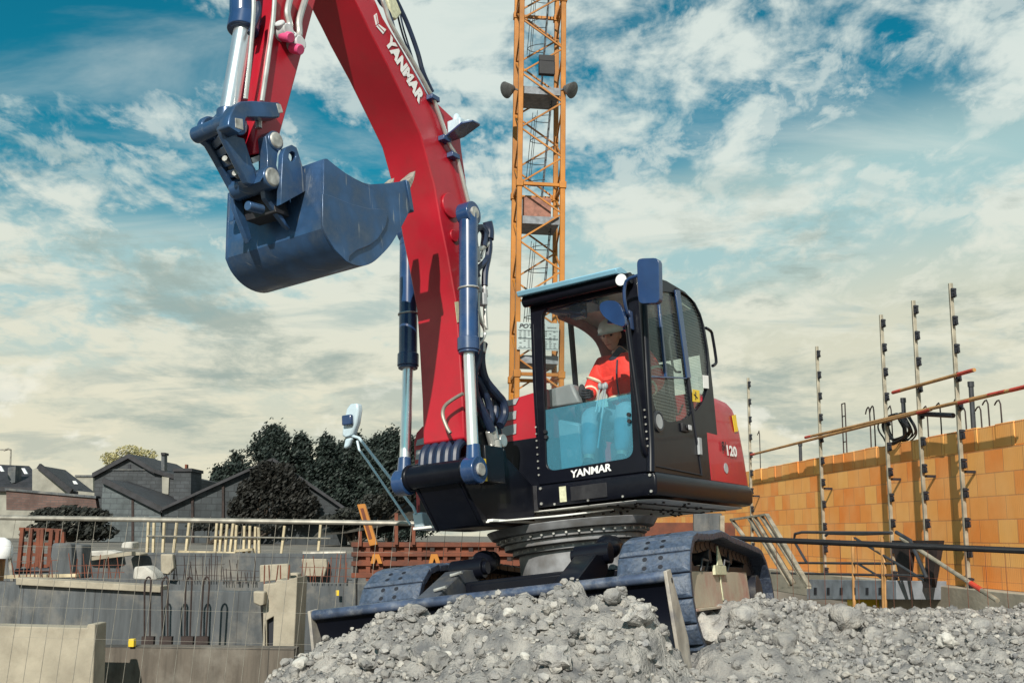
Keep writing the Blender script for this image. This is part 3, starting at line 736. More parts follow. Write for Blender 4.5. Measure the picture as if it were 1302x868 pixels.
for i, p in enumerate(sh):
    t = (sh[min(i + 1, len(sh) - 1)] - sh[max(i - 1, 0)]).normalized(); n = V((-t.z, 0, t.x))
    if n.dot(cen - p) < 0: n = -n
    inner.append(p + n * .022)
b.prism(sh + inner[::-1], (0, BR - BL, 0))
bucket = b.build('bucket', MT['navy'], exc, angle=12)
side_px = shell_px + [(520, 250), (512, 231), (490, 234), (468, 235.5), (458, 233), (448, 228), (436, 221), (424, 212), (413, 203)]
for y0, th in ((BL, .02), (BR, -.02)):
    loop = hy(BL, side_px)
    for p in loop: p.y = y0
    b = HB(); b.prism(loop, (0, th, 0)); b.build('side_plate', MT['navy'], bucket, bevel=.005)
wear = hy(BL + .021, [z2(p) for p in ((516, 425), (545, 432), (620, 462), (680, 478), (748, 482), (756, 505), (748, 545), (720, 590), (690, 615), (640, 635), (615, 655), (612, 670), (635, 690), (600, 672), (560, 630), (530, 580), (516, 540))])
b = HB(); b.prism(wear, (0, .014, 0)); b.build('wear_plate', MT['navy'], bucket, bevel=.004)
b = HB()
e = hy(BL, [(512, 229), (519, 268)]); 
for p in e: p.y = 0
dd = (e[0] - e[1]).normalized(); 
b.prism([V((p.x, BL + .03, p.z)) for p in (e[0], e[1], e[1] + V((-.03, 0, -.01)), e[0] + V((-.035, 0, -.01)))], (0, BR - BL - .06, 0))
b.build('cutting_edge', MT['navy'], bucket, bevel=.006)
tip = hy(BL, [(529, 217)])[0] 
for k in range(5):
    y = BL - .03 - k * (BL - BR - .06) / 4
    b = HB(); base = e[0] + (e[1] - e[0]) * .12; base2 = e[0] + (e[1] - e[0]) * .52
    w0 = .05
    ring0 = [V((base.x, y - w0, base.z)), V((base2.x, y - w0, base2.z)), V((base2.x, y + w0, base2.z)), V((base.x, y + w0, base.z))]
    mid = [p + (V((tip.x, p.y, tip.z)) - p) * .55 for p in ring0]
    w1 = .028
    end = [V((tip.x + a, y + s, tip.z - c)) for a, s, c in ((.0, -w1, 0), (.012, -w1, .02), (.012, w1, .02), (.0, w1, 0))]
    b.loft([ring0, mid, end]); b.build('tooth', MT['tooth'], bucket, bevel=.006)
# ears on the bucket's back
for y0 in (-.02, -.44):
    loop = hy(-.02, [z3(p) for p in ((665, 870), (672, 640), (680, 470), (700, 420), (750, 397), (790, 420), (806, 470), (840, 580), (860, 640), (900, 740))])
    hole = hy(-.02, [z3((755 + 28 * math.cos(a), 490 + 40 * math.sin(a))) for a in [i * math.pi / 8 for i in range(16)]])
    for p in loop + hole: p.y = y0
    b = HB(); b.prism(loop, (0, -.04, 0), holes=[hole]); b.build('ear_plate', MT['navy'], bucket, bevel=.006)
# the lower bracket plates that run down the back plate
for yy, pts in ((-.12, ((300, 380), (330, 345), (365, 420), (350, 440), (372, 500), (405, 555), (385, 540), (340, 480), (310, 440))), (-.39, ((190, 400), (215, 395), (235, 490), (262, 590), (250, 605), (225, 545), (200, 480)))):
    b = HB(); b.prism(hy(yy, [z2(p) for p in pts]), (0, -.035, 0)); b.build('back_rib', MT['navy'], bucket, bevel=.005)
xv = hy(-.15, [z2((330, 450))])[0].x
b = HB(); b.prism(hx(xv, [z2(p) for p in ((205, 415), (320, 385), (350, 490), (240, 525))]), (-.12, 0, 0)); b.build('back_box', MT['blackmatt'], bucket, bevel=.006)
b = HB(); q = hx(hy(-.14, [z2((275, 475))])[0].x + .03, [z2((272, 472))])[0]; b.cyl(q + V((-.06, 0, 0)), q + V((.06, 0, -.01)), .03, n=14); b.build('back_pin', MT['navy'], bucket, bevel=.004)

# ------------------------------------------------------------------ mirror on the right front corner
b = HB()
def mir(p): return hx(.2, [z4(p)])[0]
A, B2 = mir((395, 690)), mir((75, 270))
b.tube([mir((410, 675)), mir((395, 640)), mir((300, 520)), mir((200, 390)), mir((110, 275)), mir((70, 262))], .013, n=8, smooth=0)
b.tube([mir((380, 730)), mir((300, 610)), mir((150, 390)), mir((110, 335)), mir((100, 290))], .011, n=8, smooth=0)
arm = b.build('mirror_arm', MT['mirrorpale'], exc)
b = HB(); b.prism(hx(.2, [z4(p) for p in ((390, 670), (440, 665), (450, 740), (400, 745))]), (-.12, 0, 0)); b.build('arm_bracket', MT['mirrorpale'], arm, bevel=.008)
b = HB()
outl = [(70, 125), (90, 100), (128, 97), (132, 130), (122, 200), (100, 262), (60, 278), (45, 265), (50, 215)]
q = hx(.16, [z4(p) for p in outl]); b.prism(q, (.07, 0, 0))
b.prism(hx(.2, [z4(p) for p in ((55, 280), (88, 275), (70, 325), (45, 335))]), (.05, 0, 0))
m2 = b.build('rear_mirror', MT['mirrorpale'], exc, bevel=.018, seg=3)
b = HB(); b.prism(hx(.235, [z4(p) for p in ((32, 160), (80, 152), (82, 205), (34, 212))]), (.04, 0, 0)); b.build('mirror_clamp', MT['mirrorback'], m2, bevel=.01)
# ------------------------------------------------------------------ cab (frame HOUSE)
def c4(p): return (660 + p[0] / 2.994, 330 + p[1] / 2.994)
def c5(p): return (800 + p[0] / 2.553, 320 + p[1] / 2.553)
def rnd(loop, r, n=4):                      # round the corners of a 3D loop
    out = []; m = len(loop)
    for i in range(m):
        p, a, c = loop[i], loop[i - 1], loop[(i + 1) % m]
        d0 = (a - p); d1 = (c - p); rr = min(r, d0.length * .45, d1.length * .45)
        p0 = p + d0.normalized() * rr; p1 = p + d1.normalized() * rr
        for k in range(n + 1):
            t = k / n; out.append(p0 * (1 - t) ** 2 + p * 2 * t * (1 - t) + p1 * t * t)
    return out
SIDE = [(.0, 0.0), (-.005, .8), (-.03, 1.30), (-.055, 1.49), (-.09, 1.545), (-.30, 1.595), (-.60, 1.62), (-.97, 1.605), (-1.18, 1.55), (-1.28, 1.47), (-1.34, 1.36), (-1.375, 1.16), (-1.38, .82), (-1.37, .45), (-1.37, 0)]
def side_loop(y, ins=0):
    c = V((-.7, 0, .8)); out = []
    for x, z in SIDE:
        out.append(V((x + (ins if x < -.7 else -ins), y, z - (ins if z > .8 else 0))))
    return out
dwin = rnd(hy(1.0, [c5(p) for p in ((56, 172), (102, 128), (148, 132), (156, 160), (190, 420), (204, 525), (180, 545), (130, 553), (92, 530), (76, 480))]), .05)
qwin = rnd(hy(1.0, [c5(p) for p in ((165, 126), (205, 152), (236, 215), (254, 320), (260, 430), (238, 490), (213, 523), (198, 410), (178, 235))]), .05)
for l in (dwin, qwin):
    for p in l: p.y = 1.0
b = HB(); b.prism(side_loop(1.0), (0, -.035, 0), holes=[dwin, qwin])
cab = b.build('cab', MT['black'], exc, bevel=.004)
# right side wall
rw = [rnd([V((-.06, 0, .38)), V((-.09, 0, 1.47)), V((-.66, 0, 1.53)), V((-.68, 0, .45))], .08), rnd([V((-.73, 0, .5)), V((-.72, 0, 1.53)), V((-1.16, 0, 1.46)), V((-1.32, 0, 1.1)), V((-1.32, 0, .5))], .10)]
b = HB(); b.prism(side_loop(.0), (0, .03, 0), holes=rw); b.build('right_wall', MT['black'], cab, bevel=.004)
# front with its opening
def fx(z): return -.005 * min(z, .8) / .8 if z < .8 else -.005 - (z - .8) * .055
fl = [V((0, .0, 0)), V((0, 1.0, 0)), V((fx(1.52), 1.0, 1.52)), V((fx(1.54), .97, 1.56)), V((fx(1.54), .0, 1.56))]
fo = rnd([hit(HOUSE, 0, -.01, *c4(p)) for p in ((79, 188), (400, 112), (438, 752), (108, 806))], .085, 6)
for p in fo: p.x = fx(p.z)
b = HB(); b.prism([p + V((.004, 0, 0)) for p in fl], (-.05, 0, 0), holes=[[p + V((.004, 0, 0)) for p in fo]])
b.build('front_frame', MT['black'], cab, bevel=.006)
# corner pillar bulge and left-front tube
b = HB(); b.tube([hit(HOUSE, 1, 1.0, *p) + V((.0, -.01, 0)) for p in ((818.5, 372), (821, 420), (825, 500), (828.5, 560), (829, 600))], .035, n=14)
b.build('corner_pillar', MT['black'], cab)
b = HB(); b.tube([V((-.035, .9, 1.22)), V((.045, .925, 1.16)), V((.05, .93, 1.0)), V((.05, .955, .5)), V((.048, .965, .2)), V((-.005, .965, .12))], .022, n=12)
b.build('grab_bar', MT['black'], cab)
# roof (curved strip), back wall
rf = [(x, z) for x, z in SIDE if z > 1.3][2:]
top = [(x, z) for x, z in SIDE[3:12]]
b = HB(); b.sheet([[V((x, y, z)) for x, z in top] for y in (0, .5, 1.0)]); b.sheet([[V((x + .03 * (1 if x < -1.2 else 0), y, z - .04)) for x, z in top] for y in (.03, .97)])
b.build('roof', MT['black'], cab)
b = HB(); b.prism([V((-.12, .04, 1.53)), V((-.12, .96, 1.53)), V((-.7, .96, 1.545)), V((-1.15, .96, 1.50)), V((-1.15, .04, 1.50)), V((-.7, .04, 1.545))], (0, 0, -.012))
b.build('headliner', MT['headliner'], cab)
b = HB(); bw = rnd([V((-1.36, .06, .5)), V((-1.36, .94, .5)), V((-1.36, .92, 1.37)), V((-1.36, .08, 1.37))], .09)
b.prism([V((-1.36, .03, 0)), V((-1.36, .97, 0)), V((-1.36, .97, 1.40)), V((-1.36, .03, 1.40))], (.03, 0, 0), holes=[bw]); b.build('back_wall', MT['black'], cab, bevel=.004)
b = HB(); b.tube([V((-1.30, .06, .5)), V((-1.30, .06, 1.2)), V((-1.18, .06, 1.42)), V((-.9, .06, 1.46))], .035, n=10); b.tube([V((-.45, .065, 1.48)), V((-.9, .065, 1.45)), V((-1.17, .065, 1.33)), V((-1.27, .065, 1.0)), V((-1.28, .065, .55))], .045, n=10)
b.build('window_trim', MT['pinkpad'], cab)
b = HB(); b.box(-1.36, -.02, .03, .97, 0, .03); b.build('floor', MT['blackmatt'], cab)
# sill roll under the roof at the right front corner
b = HB(); b.cyl((.01, -.02, 1.515), (.01, .97, 1.515), .045, n=16); b.build('roof_roll', MT['black'], cab)
b = HB(); b.prism([V((.10, -.03, 1.545)), V((.12, -.03, 1.585)), V((.03, -.03, 1.615)), V((-.08, -.03, 1.60)), V((-.08, -.03, 1.57))], (0, .93, 0)); b.build('roof_visor', MT['visor'], cab, bevel=.008)
# glass
cut = hit(HOUSE, 0, 0, *c4((120, 566))).z; cut2 = hit(HOUSE, 0, 0, *c4((424, 508))).z
def cl_poly(poly, above):
    out = []
    def f(p): return (p.z - (cut + (cut2 - cut) * (p.y - .1) / .8)) * (1 if above else -1)
    for i, p in enumerate(poly):
        q = poly[(i + 1) % len(poly)]
        if f(p) >= 0: out.append(p)
        if f(p) * f(q) < 0: out.append(p.lerp(q, f(p) / (f(p) - f(q))))
    return out
GL = dict(up=glass('clear_glass', (.98, .99, .99), .01, (.4, .45, .45), refl=.03), low=glass('blue_tinted_glass', (.55, .86, .95), .15, (.24, .62, .80), refl=.06),
          side=glass('louvred_side_glass', (.84, .90, .88), .06, (.40, .44, .43), lines=12.0, refl=.06), back=glass('back_glass', (.97, .99, .99), .02, (.4, .45, .45), refl=.04))
def pane(name, poly, ext, m):
    b = HB(); b.prism(poly, ext); return b.build(name, m, cab, smooth=False)
pane('upper_front_window', [p + V((-.012, 0, 0)) for p in cl_poly(fo, True)], (-.005, 0, 0), GL['up'])
pane('lower_front_window', [p + V((-.012, 0, 0)) for p in cl_poly(fo, False)], (-.005, 0, 0), GL['low'])
pane('door_window', [p + V((0, -.018, 0)) for p in dwin], (0, -.005, 0), GL['side'])
pane('rear_quarter_window', [p + V((0, -.018, 0)) for p in qwin], (0, -.005, 0), GL['side'])
for l in rw:
    for p in l: p.y = .014
    pane('right_window', l, (0, -.004, 0), GL['back'])
for p in bw: p.x = -1.345
pane('back_window', bw, (.004, 0, 0), GL['back'])
# door: seam, window frame, handle, round lamp, stickers
def tubeon(name, pts, r, m, closed=False, y=1.004, smooth=0):
    b = HB(); b.tube([V((p.x, y, p.z)) for p in hy(y, [c5(p) for p in pts])], r, n=6, smooth=smooth, closed=closed); return b.build(name, MT[m], cab)
tubeon('door_seam', ((46, 150), (52, 300), (66, 520), (74, 692), (236, 725), (212, 560), (190, 405), (160, 150), (152, 118)), .007, 'ink')
b = HB(); b.prism(hy(1.002, [c5(p) for p in ((146, 124), (160, 126), (196, 410), (184, 410))]), (0, .014, 0)); b.prism(hy(1.002, [c5(p) for p in ((62, 402), (186, 408), (186, 413), (62, 408))]), (0, .008, 0)); b.prism(hy(1.002, [c5(p) for p in ((97, 165), (102, 165), (125, 405), (120, 405))]), (0, -.02, 0))
b.build('window_bar', MT['mirrorback'], cab, bevel=.003)
tubeon('inner_grab', ((150, 262), (134, 268), (130, 290), (142, 375), (152, 390), (166, 390)), .010, 'blackmatt', y=.96)
b = HB(); c = hy(1.0, [c5((93, 551))])[0]; b.lathe(c, (0, 1, 0), [(0, .085), (.014, .085), (.018, .07), (.010, .062), (.010, .001)], n=28); b.build('speaker_grille', MT['galvdark'], cab)
b = HB(); c = hy(1.0, [c5((93, 551))])[0] + V((0, .011, 0)); b.cyl(c, c + V((0, .004, 0)), .058, n=24); b.build('grille_face', MT['grey'], cab)
b = HB(); q = hy(1.0, [c5((176, 571))])[0]; b.box(-.075, .06, 0, .02, -.035, .035, at=q); b.box(-.07, .0, .02, .035, -.012, .02, at=q); b.build('door_handle', MT['blackmatt'], cab, bevel=.006)
b = HB(); b.box(-.075, -.015, .035, .042, -.02, .022, at=q); b.build('lock_plate', MT['lightgrey'], cab, bevel=.004)
b = HB(); b.prism(hy(1.002, [c5(p) for p in ((219, 603), (228, 605), (231, 660), (222, 658))]), (0, .02, 0)); b.build('door_hinge', MT['grey'], cab, bevel=.003)
b = HB(); b.prism(hy(1.004, [c5(p) for p in ((205, 446), (227, 450), (228, 488), (206, 486))]), (0, .003, 0)); b.build('yellow_sticker', MT['yellow'], cab)
b = HB(); b.prism(hy(1.004, [c5(p) for p in ((238, 400), (256, 402), (258, 444), (241, 442))]), (0, .003, 0)); b.build('white_sticker', MT['white'], cab)
b = HB()
for k, (p, r) in enumerate((((216, 455), (216, 480)), ((210, 462), (222, 475)))):
    a, c = hy(1.0085, [c5(p), c5(r)]); b.cyl(a, c, .005, n=5)
b.build('sticker_print', MT['ink'], cab, smooth=False)
b = HB(); q = hy(.93, [c5((246, 246)), c5((262, 256)), c5((268, 275)), c5((279, 345)), c5((278, 362)), c5((268, 369))])
b.tube([p + V((-.02, 0, 0)) for p in q], .014, n=8, smooth=2); b.build('grab_rail', MT['black'], cab)
# front details
a = hit(HOUSE, 0, .01, *c4((199, 828))); c = hit(HOUSE, 0, .01, *c4((352, 800)))
text('lettering', 'YANMAR', HOUSE, a + V((.0, 0, -.005)), c - a, V((0, 0, 1)), .058, MT['white'], cab, bold=.035, shear=.12, width=(c - a).length, depth=.002)
b = HB(); c = hit(HOUSE, 0, .04, 792.5, 357); b.lathe(c, (1, 0, 0), [(-.05, .03), (-.02, .052), (.03, .056), (.036, .05), (.036, .0)], n=24); wl = b.build('work_lamp', MT['black'], cab)
b = HB(); b.cyl(c + V((.037, 0, 0)), c + V((.042, 0, 0)), .047, n=24); b.build('lamp_lens', MT['lens'], cab)
b = HB(); b.tube([V((.0, .93, 1.20)), V((.09, .95, 1.22)), V((.13, .955, 1.32)), V((.13, .97, 1.43)), V((.14, 1.02, 1.47)), V((.15, 1.18, 1.48))], .014, n=8, smooth=2); b.tube([V((.0, .93, 1.13)), V((.10, .93, 1.14)), V((.09, .78, 1.18))], .016, n=8, smooth=0)
b.box(-.01, .05, .88, .95, 1.10, 1.25)
ma = b.build('mirror_arm', MT['mirrorback'], cab, bevel=.003)
b = HB(); q = [hit(HOUSE, 0, .15, *p) for p in ((814, 331), (842, 330), (843, 387), (816, 388))]
b.prism(rnd(q, .045), (.06, 0, 0)); b.build('side_mirror', MT['mirrorback'], cab, bevel=.02, seg=3)
b = HB(); q = [hit(HOUSE, 0, .10, *c4(p)) for p in ((315, 170), (340, 158), (380, 160), (400, 190), (412, 235), (408, 258), (370, 250), (330, 220), (314, 195))]
b.prism(rnd(q, .05), (.035, 0, 0)); b.build('round_mirror', MT['mirrorback'], cab, bevel=.012)
for y in (.012, .985):
    for k in range(8): b = HB(); b.cyl((.004, y, .08 + k * .055), (.012, y, .08 + k * .055), .008, n=6); b.build('frame_bolt', MT['pin'], cab, smooth=False)
b = HB()
for p in ((103, 655), (106, 675), (420, 590), (422, 615)):
    b = HB(); c = hit(HOUSE, 0, -.01, *c4(p)); b.cyl(c, c + V((.02, 0, 0)), .016, n=10); b.build('window_catch', MT['blackmatt'], cab)
# interior
b = HB(); b.box(-1.02, -.55, .30, .74, .36, .46); b.prism([V((-.98, .30, .42)), V((-1.08, .30, 1.05)), V((-1.18, .30, 1.05)), V((-1.12, .30, .36))], (0, .44, 0)); b.box(-1.0, -.6, .34, .70, .03, .36)
b.build('seat', MT['seat'], cab, bevel=.04, seg=3)
b = HB()
b.prism([hit(HOUSE, 0, -.35, *c4(p)) for p in ((85, 500), (200, 470), (232, 545), (90, 568))], (-.12, 0, 0))
b.prism([V((-.30, .04, .03)), V((-.30, .24, .03)), V((-.30, .24, .50)), V((-.30, .04, .56))], (-.4, 0, 0))
b.build('console', MT['console'], cab, bevel=.02)
b = HB()
for p0, p1 in (((330, 480), (300, 716)), ((308, 482), (292, 580)), ((323, 484), (304, 580))):
    a, c = hit(HOUSE, 0, -.22, *c4(p0)), hit(HOUSE, 0, -.20, *c4(p1)); b.cyl(a, c, .008, n=8); b.ball(a, .022, .018, .03)
b.build('travel_lever', MT['grey'], cab)
b = HB(); a, c = hit(HOUSE, 0, -.42, *c4((240, 500))), hit(HOUSE, 0, -.42, *c4((250, 560))); b.cyl(a, c, .016, n=10); b.ball(a, .035, .03, .06); b.build('joystick', MT['seat'], cab)
b = HB(); b.box(-.3, -.2, .28, .40, 1.36, 1.46); b.box(-.5, -.2, .06, .5, 1.46, 1.50); b.tube([V((-.15, .08, 1.46)), V((-.2, .35, 1.40)), V((-.15, .45, 1.38))], .02, n=8)
b.build('roof_fittings', MT['mirrorback'], cab, bevel=.015)
b = HB(); b.box(-.45, -.30, .50, .58, 1.38, 1.50); b.build('roof_lamp', MT['cream'], cab, bevel=.03, seg=3)

# ================================================================== OPERATOR
PM = dict(skin=mat('skin', (.55, .26, .18), .5, var=.08, scale=12), jacket=mat('hi_vis_jacket', (.85, .045, .03), .7, var=.1, scale=10, bump=.8, bscale=11), trousers=mat('pale_work_trousers', (.22, .25, .28), .8, var=.15, bump=.3, bscale=18),
          helmet=mat('white_helmet', (.72, .70, .66), .3, var=.04, coat=.3), tape=mat('reflective_tape', (.75, .68, .52), .4, var=.1), collar=mat('dark_collar', (.03, .035, .06), .8), glove=mat('dark_glove', (.02, .022, .03), .7), boot=mat('work_boot', (.02, .016, .013), .6), eye=mat('eye_dark', (.03, .02, .018), .3), brow=mat('brown_brow', (.12, .06, .035), .8))
HD = hit(HOUSE, 0, -.62, *c4((350, 290)))              # head centre
PO = V((-.66, HD.y + .04, 0))
per = empty('person', HOUSE @ V((PO.x, PO.y, .42)))
tag(per, 'person in white helmet, orange-red jacket and pale trousers seated in the cab of the excavator', 'person')
def skin(name, chains, m, parent, sub=2):
    """one continuous surface grown round joints: chains of (point, radius), all starting at a shared first joint"""
    me = bpy.data.meshes.new(name); vs = []; es = []; rad = []; idx = {}
    off = V((0, 0, 0)); p = parent
    while p is not None: off += p.location; p = p.parent
    for ch in chains:
        prev = None
        for pt, r in ch:
            k = tuple(round(a, 4) for a in pt)
            if k not in idx:
                idx[k] = len(vs); vs.append(tuple(HOUSE @ V(pt) - off)); rad.append(r)
            i = idx[k]
            if prev is not None and prev != i: es.append((prev, i))
            prev = i
    me.from_pydata(vs, es, []); o = bpy.data.objects.new(name, me); COL.objects.link(o)
    if parent is not None: o.parent = parent
    md = o.modifiers.new('skin', 'SKIN'); md.use_smooth_shade = True
    for i, sv in enumerate(me.skin_vertices[0].data):
        r = rad[i]; sv.radius = r if isinstance(r, tuple) else (r, r); sv.use_root = (i == 0)
    o.modifiers.new('sub', 'SUBSURF').levels = sub; o.modifiers['sub'].render_levels = sub
    dg = bpy.context.evaluated_depsgraph_get(); nm = bpy.data.meshes.new_from_object(o.evaluated_get(dg))
    o.modifiers.clear(); o.data = nm; nm.name = name; nm.materials.clear(); nm.materials.append(m)
    nm.polygons.foreach_set('use_smooth', [True] * len(nm.polygons))
    return o
hx0, hy0, hz0 = HD
pel = (-.78, PO.y + .02, .56); abd = (-.76, PO.y + .02, .74); che = (-.72, PO.y + .02, .93); nk = (-.68, PO.y + .0, 1.11); hdb = (HD.x - .03, HD.y, HD.z - .10)
shR = (-.71, PO.y - .19, 1.03); elR = (-.66, PO.y - .30, .80); haR = tuple(hit(HOUSE, 0, -.43, *c4((268, 510))))
shL = (-.73, PO.y + .22, 1.03); elL = (-.70, PO.y + .32, .80); haL = (-.42, PO.y + .27, .68)
hpR = (-.70, PO.y - .09, .53); knR = (-.30, PO.y - .13, .56); ftR = (-.20, PO.y - .12, .12); hpL = (-.70, PO.y + .13, .53); knL = (-.30, PO.y + .18, .56); ftL = (-.22, PO.y + .16, .12)
toR = (-.08, PO.y - .12, .07); toL = (-.10, PO.y + .16, .07)
body = skin('body', [[(pel, .12), (abd, .12), (che, .13), (nk, .062), (hdb, .058)], [(che, .13), (shR, .07), (elR, .045), (haR, .032)], [(che, .13), (shL, .07), (elL, .045), (haL, .032)],
                     [(pel, .12), (hpR, .085), (knR, .065), (ftR, .042), (toR, .035)], [(pel, .12), (hpL, .085), (knL, .065), (ftL, .042), (toL, .035)]], PM['skin'], per)
# head: sculpted sphere, face turned a little to the right and down
hm = MB(HOUSE)
yaw, pit = R(6), R(14)
fwd = V((math.cos(yaw) * math.cos(pit), math.sin(yaw) * math.cos(pit), -math.sin(pit))); lf = V((-math.sin(yaw), math.cos(yaw), 0)); uu = fwd.cross(lf)
HR_ = Matrix((fwd, lf, uu)).transposed()
def hp(x, y, z): return HD + HR_ @ V((x, y, z))
vs = []; fs = []; SEG, RG = 32, 22
def headr(t, p):
    x, y, z = math.sin(t) * math.cos(p), math.sin(t) * math.sin(p), math.cos(t)
    X, Y, Z = x * .098, y * .076, z * .125
    if Z < 0:
        k = -Z / .125; Y *= 1 - .32 * k; X *= 1 - .18 * k; X += .022 * k
    def g(cy, cz, s): return math.exp(-(((Y - cy) / s) ** 2 + ((Z - cz) / s) ** 2)) if x > 0 else 0
    X += .030 * (math.exp(-((Y / .014) ** 2 + ((Z + .022) / .022) ** 2)) if x > 0 else 0)       # nose
    X += .012 * (math.exp(-((Y / .012) ** 2 + ((Z - .005) / .03) ** 2)) if x > 0 else 0)
    X -= .010 * (g(.032, .008, .016) + g(-.032, .008, .016))                                       # eye sockets
    X += .007 * (g(.03, .032, .018) + g(-.03, .032, .018)) + .006 * (g(.045, -.03, .02) + g(-.045, -.03, .02))
    X += .008 * g(0, -.066, .018) - .005 * g(0, -.082, .012) + .010 * g(0, -.105, .02)            # mouth, chin
    return X, Y, Z
vs.append(hp(*headr(.001, 0)))
for i in range(1, RG):
    for j in range(SEG): vs.append(hp(*headr(math.pi * i / RG, 2 * math.pi * j / SEG)))
vs.append(hp(*headr(math.pi - .001, 0))); Lx = len(vs) - 1
for j in range(SEG):
    k = (j + 1) % SEG
    fs.append((0, 1 + j, 1 + k)); fs.append((Lx, 1 + (RG - 2) * SEG + k, 1 + (RG - 2) * SEG + j))
    for i in range(RG - 2): fs.append((1 + i * SEG + j, 1 + (i + 1) * SEG + j, 1 + (i + 1) * SEG + k, 1 + i * SEG + k))
hm._add(vs, fs)
for s in (-1, 1): hm.ball(hp(-.005, s * .078, -.005), .02, .012, .032, 10, 8)
ho = hm.build('head', PM['skin'], per, angle=180)
# join head into the body mesh
bm = bmesh.new(); bm.from_mesh(body.data); bm.from_mesh(ho.data); bm.to_mesh(body.data); bm.free(); bpy.data.objects.remove(ho)
body.data.polygons.foreach_set('use_smooth', [True] * len(body.data.polygons))
b = MB(HOUSE)
for s in (-1, 1): b.ball(hp(.083, s * .031, .006), .009, .014, .009, 10, 8)
b.build('eyes', PM['eye'], per)
b = MB(HOUSE)
for s in (-1, 1): b.tube([hp(.094, s * .014, .024), hp(.096, s * .030, .030), hp(.086, s * .050, .022)], .006, n=6)
b.build('eyebrows', PM['brow'], per)
b = MB(HOUSE); b.tube([hp(.092, -.024, -.072), hp(.100, 0, -.070), hp(.092, .024, -.072)], .005, n=6); b.build('lips', mat('lips', (.42, .14, .11), .5), per)
# helmet
b = MB(HOUSE); rings = []
for i in range(9):
    t = (math.pi / 2) * i / 8; rings.append([hp(-.008 + .128 * math.sin(t + .05) * math.cos(a) , .106 * math.sin(t + .05) * math.sin(a), .035 + .118 * math.cos(t)) for a in [2 * math.pi * k / 28 for k in range(28)]])
rings.append([hp(-.008 + (.132 + (.055 * max(0, math.cos(a)) ** 1.5)) * math.cos(a), .112 * math.sin(a), .030 - .012 * max(0, math.cos(a))) for a in [2 * math.pi * k / 28 for k in range(28)]])
rings.append([hp(-.008 + .118 * math.cos(a), .098 * math.sin(a), .028) for a in [2 * math.pi * k / 28 for k in range(28)]])
b.loft(rings); hel = b.build('helmet', PM['helmet'], per, angle=50)
# clothing
ja = skin('jacket', [[(tuple(V(pel) + V((0, 0, .04))), (.155, .165)), (abd, (.16, .17)), (che, (.165, .18)), (tuple(V(nk) - V((.0, 0, .035))), .088)], [(che, (.165, .18)), (shR, .098), (elR, .078), (tuple(V(elR).lerp(V(haR), .72)), .058)], [(che, (.165, .18)), (shL, .098), (elL, .078), (tuple(V(elL).lerp(V(haL), .75)), .058)]], PM['jacket'], per)
b = MB(HOUSE)
cc = V(nk) - V((0, 0, .02)); b.lathe(cc - V((0, 0, .03)), V(hdb) - V(nk), [(0, .085), (.06, .084), (.075, .074), (.05, .066), (0, .06)], n=24); b.build('collar', PM['collar'], per)
b = MB(HOUSE)
f0 = V(abd)
b.tube([f0 + V((.168 * math.cos(a), .178 * math.sin(a), -.02 )) for a in [2 * math.pi * k / 24 for k in range(24)]], .022, n=6, smooth=0, closed=True)
for s in (): b.tube([V(che) + V((.165, s, -.16)), V(che) + V((.172, s, .0)), V(che) + V((.12, s * .9, .12)), V(che) + V((.02, s * .9, .16))], .018, n=6)
def band(p0, p1, t, r, w=.014):
    p0, p1 = V(p0), V(p1); d = (p1 - p0).normalized(); a = d.orthogonal().normalized(); c2 = d.cross(a); q = p0.lerp(p1, t)
    b.tube([q + (a * math.cos(k * .5236) + c2 * math.sin(k * .5236)) * r for k in range(12)], w, n=6, smooth=0, closed=True)
band(shR, elR, .55, .078); band(elR, haR, .45, .060); band(shL, elL, .55, .078); band(elL, haL, .45, .060)
b.build('reflective_tape', PM['tape'], per)
for s_ in (-.085, .085):
    b = MB(HOUSE); b.box(-.008, .008, -.05, .05, -.018, .018, at=V(che) + V((.168, s_, -.05))); b.build('pocket_flap', PM['jacket'], per, bevel=.006)
b = MB(HOUSE); b.tube([V(che) + V((.178, .01, -.26)), V(che) + V((.178, .0, -.05)), V(che) + V((.14, .0, .1))], .007, n=6); b.build('zip', PM['collar'], per)
skin('trousers', [[(pel, .14), (hpR, .105), (knR, .085), (tuple(V(knR).lerp(V(ftR), .85)), .062)], [(pel, .14), (hpL, .105), (knL, .085), (tuple(V(knL).lerp(V(ftL), .85)), .062)]], PM['trousers'], per)
skin('boots', [[(tuple(V(knR).lerp(V(ftR), .8)), .05), (ftR, .055), (toR, .045)]], PM['boot'], per)
skin('boots', [[(tuple(V(knL).lerp(V(ftL), .8)), .05), (ftL, .055), (toL, .045)]], PM['boot'], per)
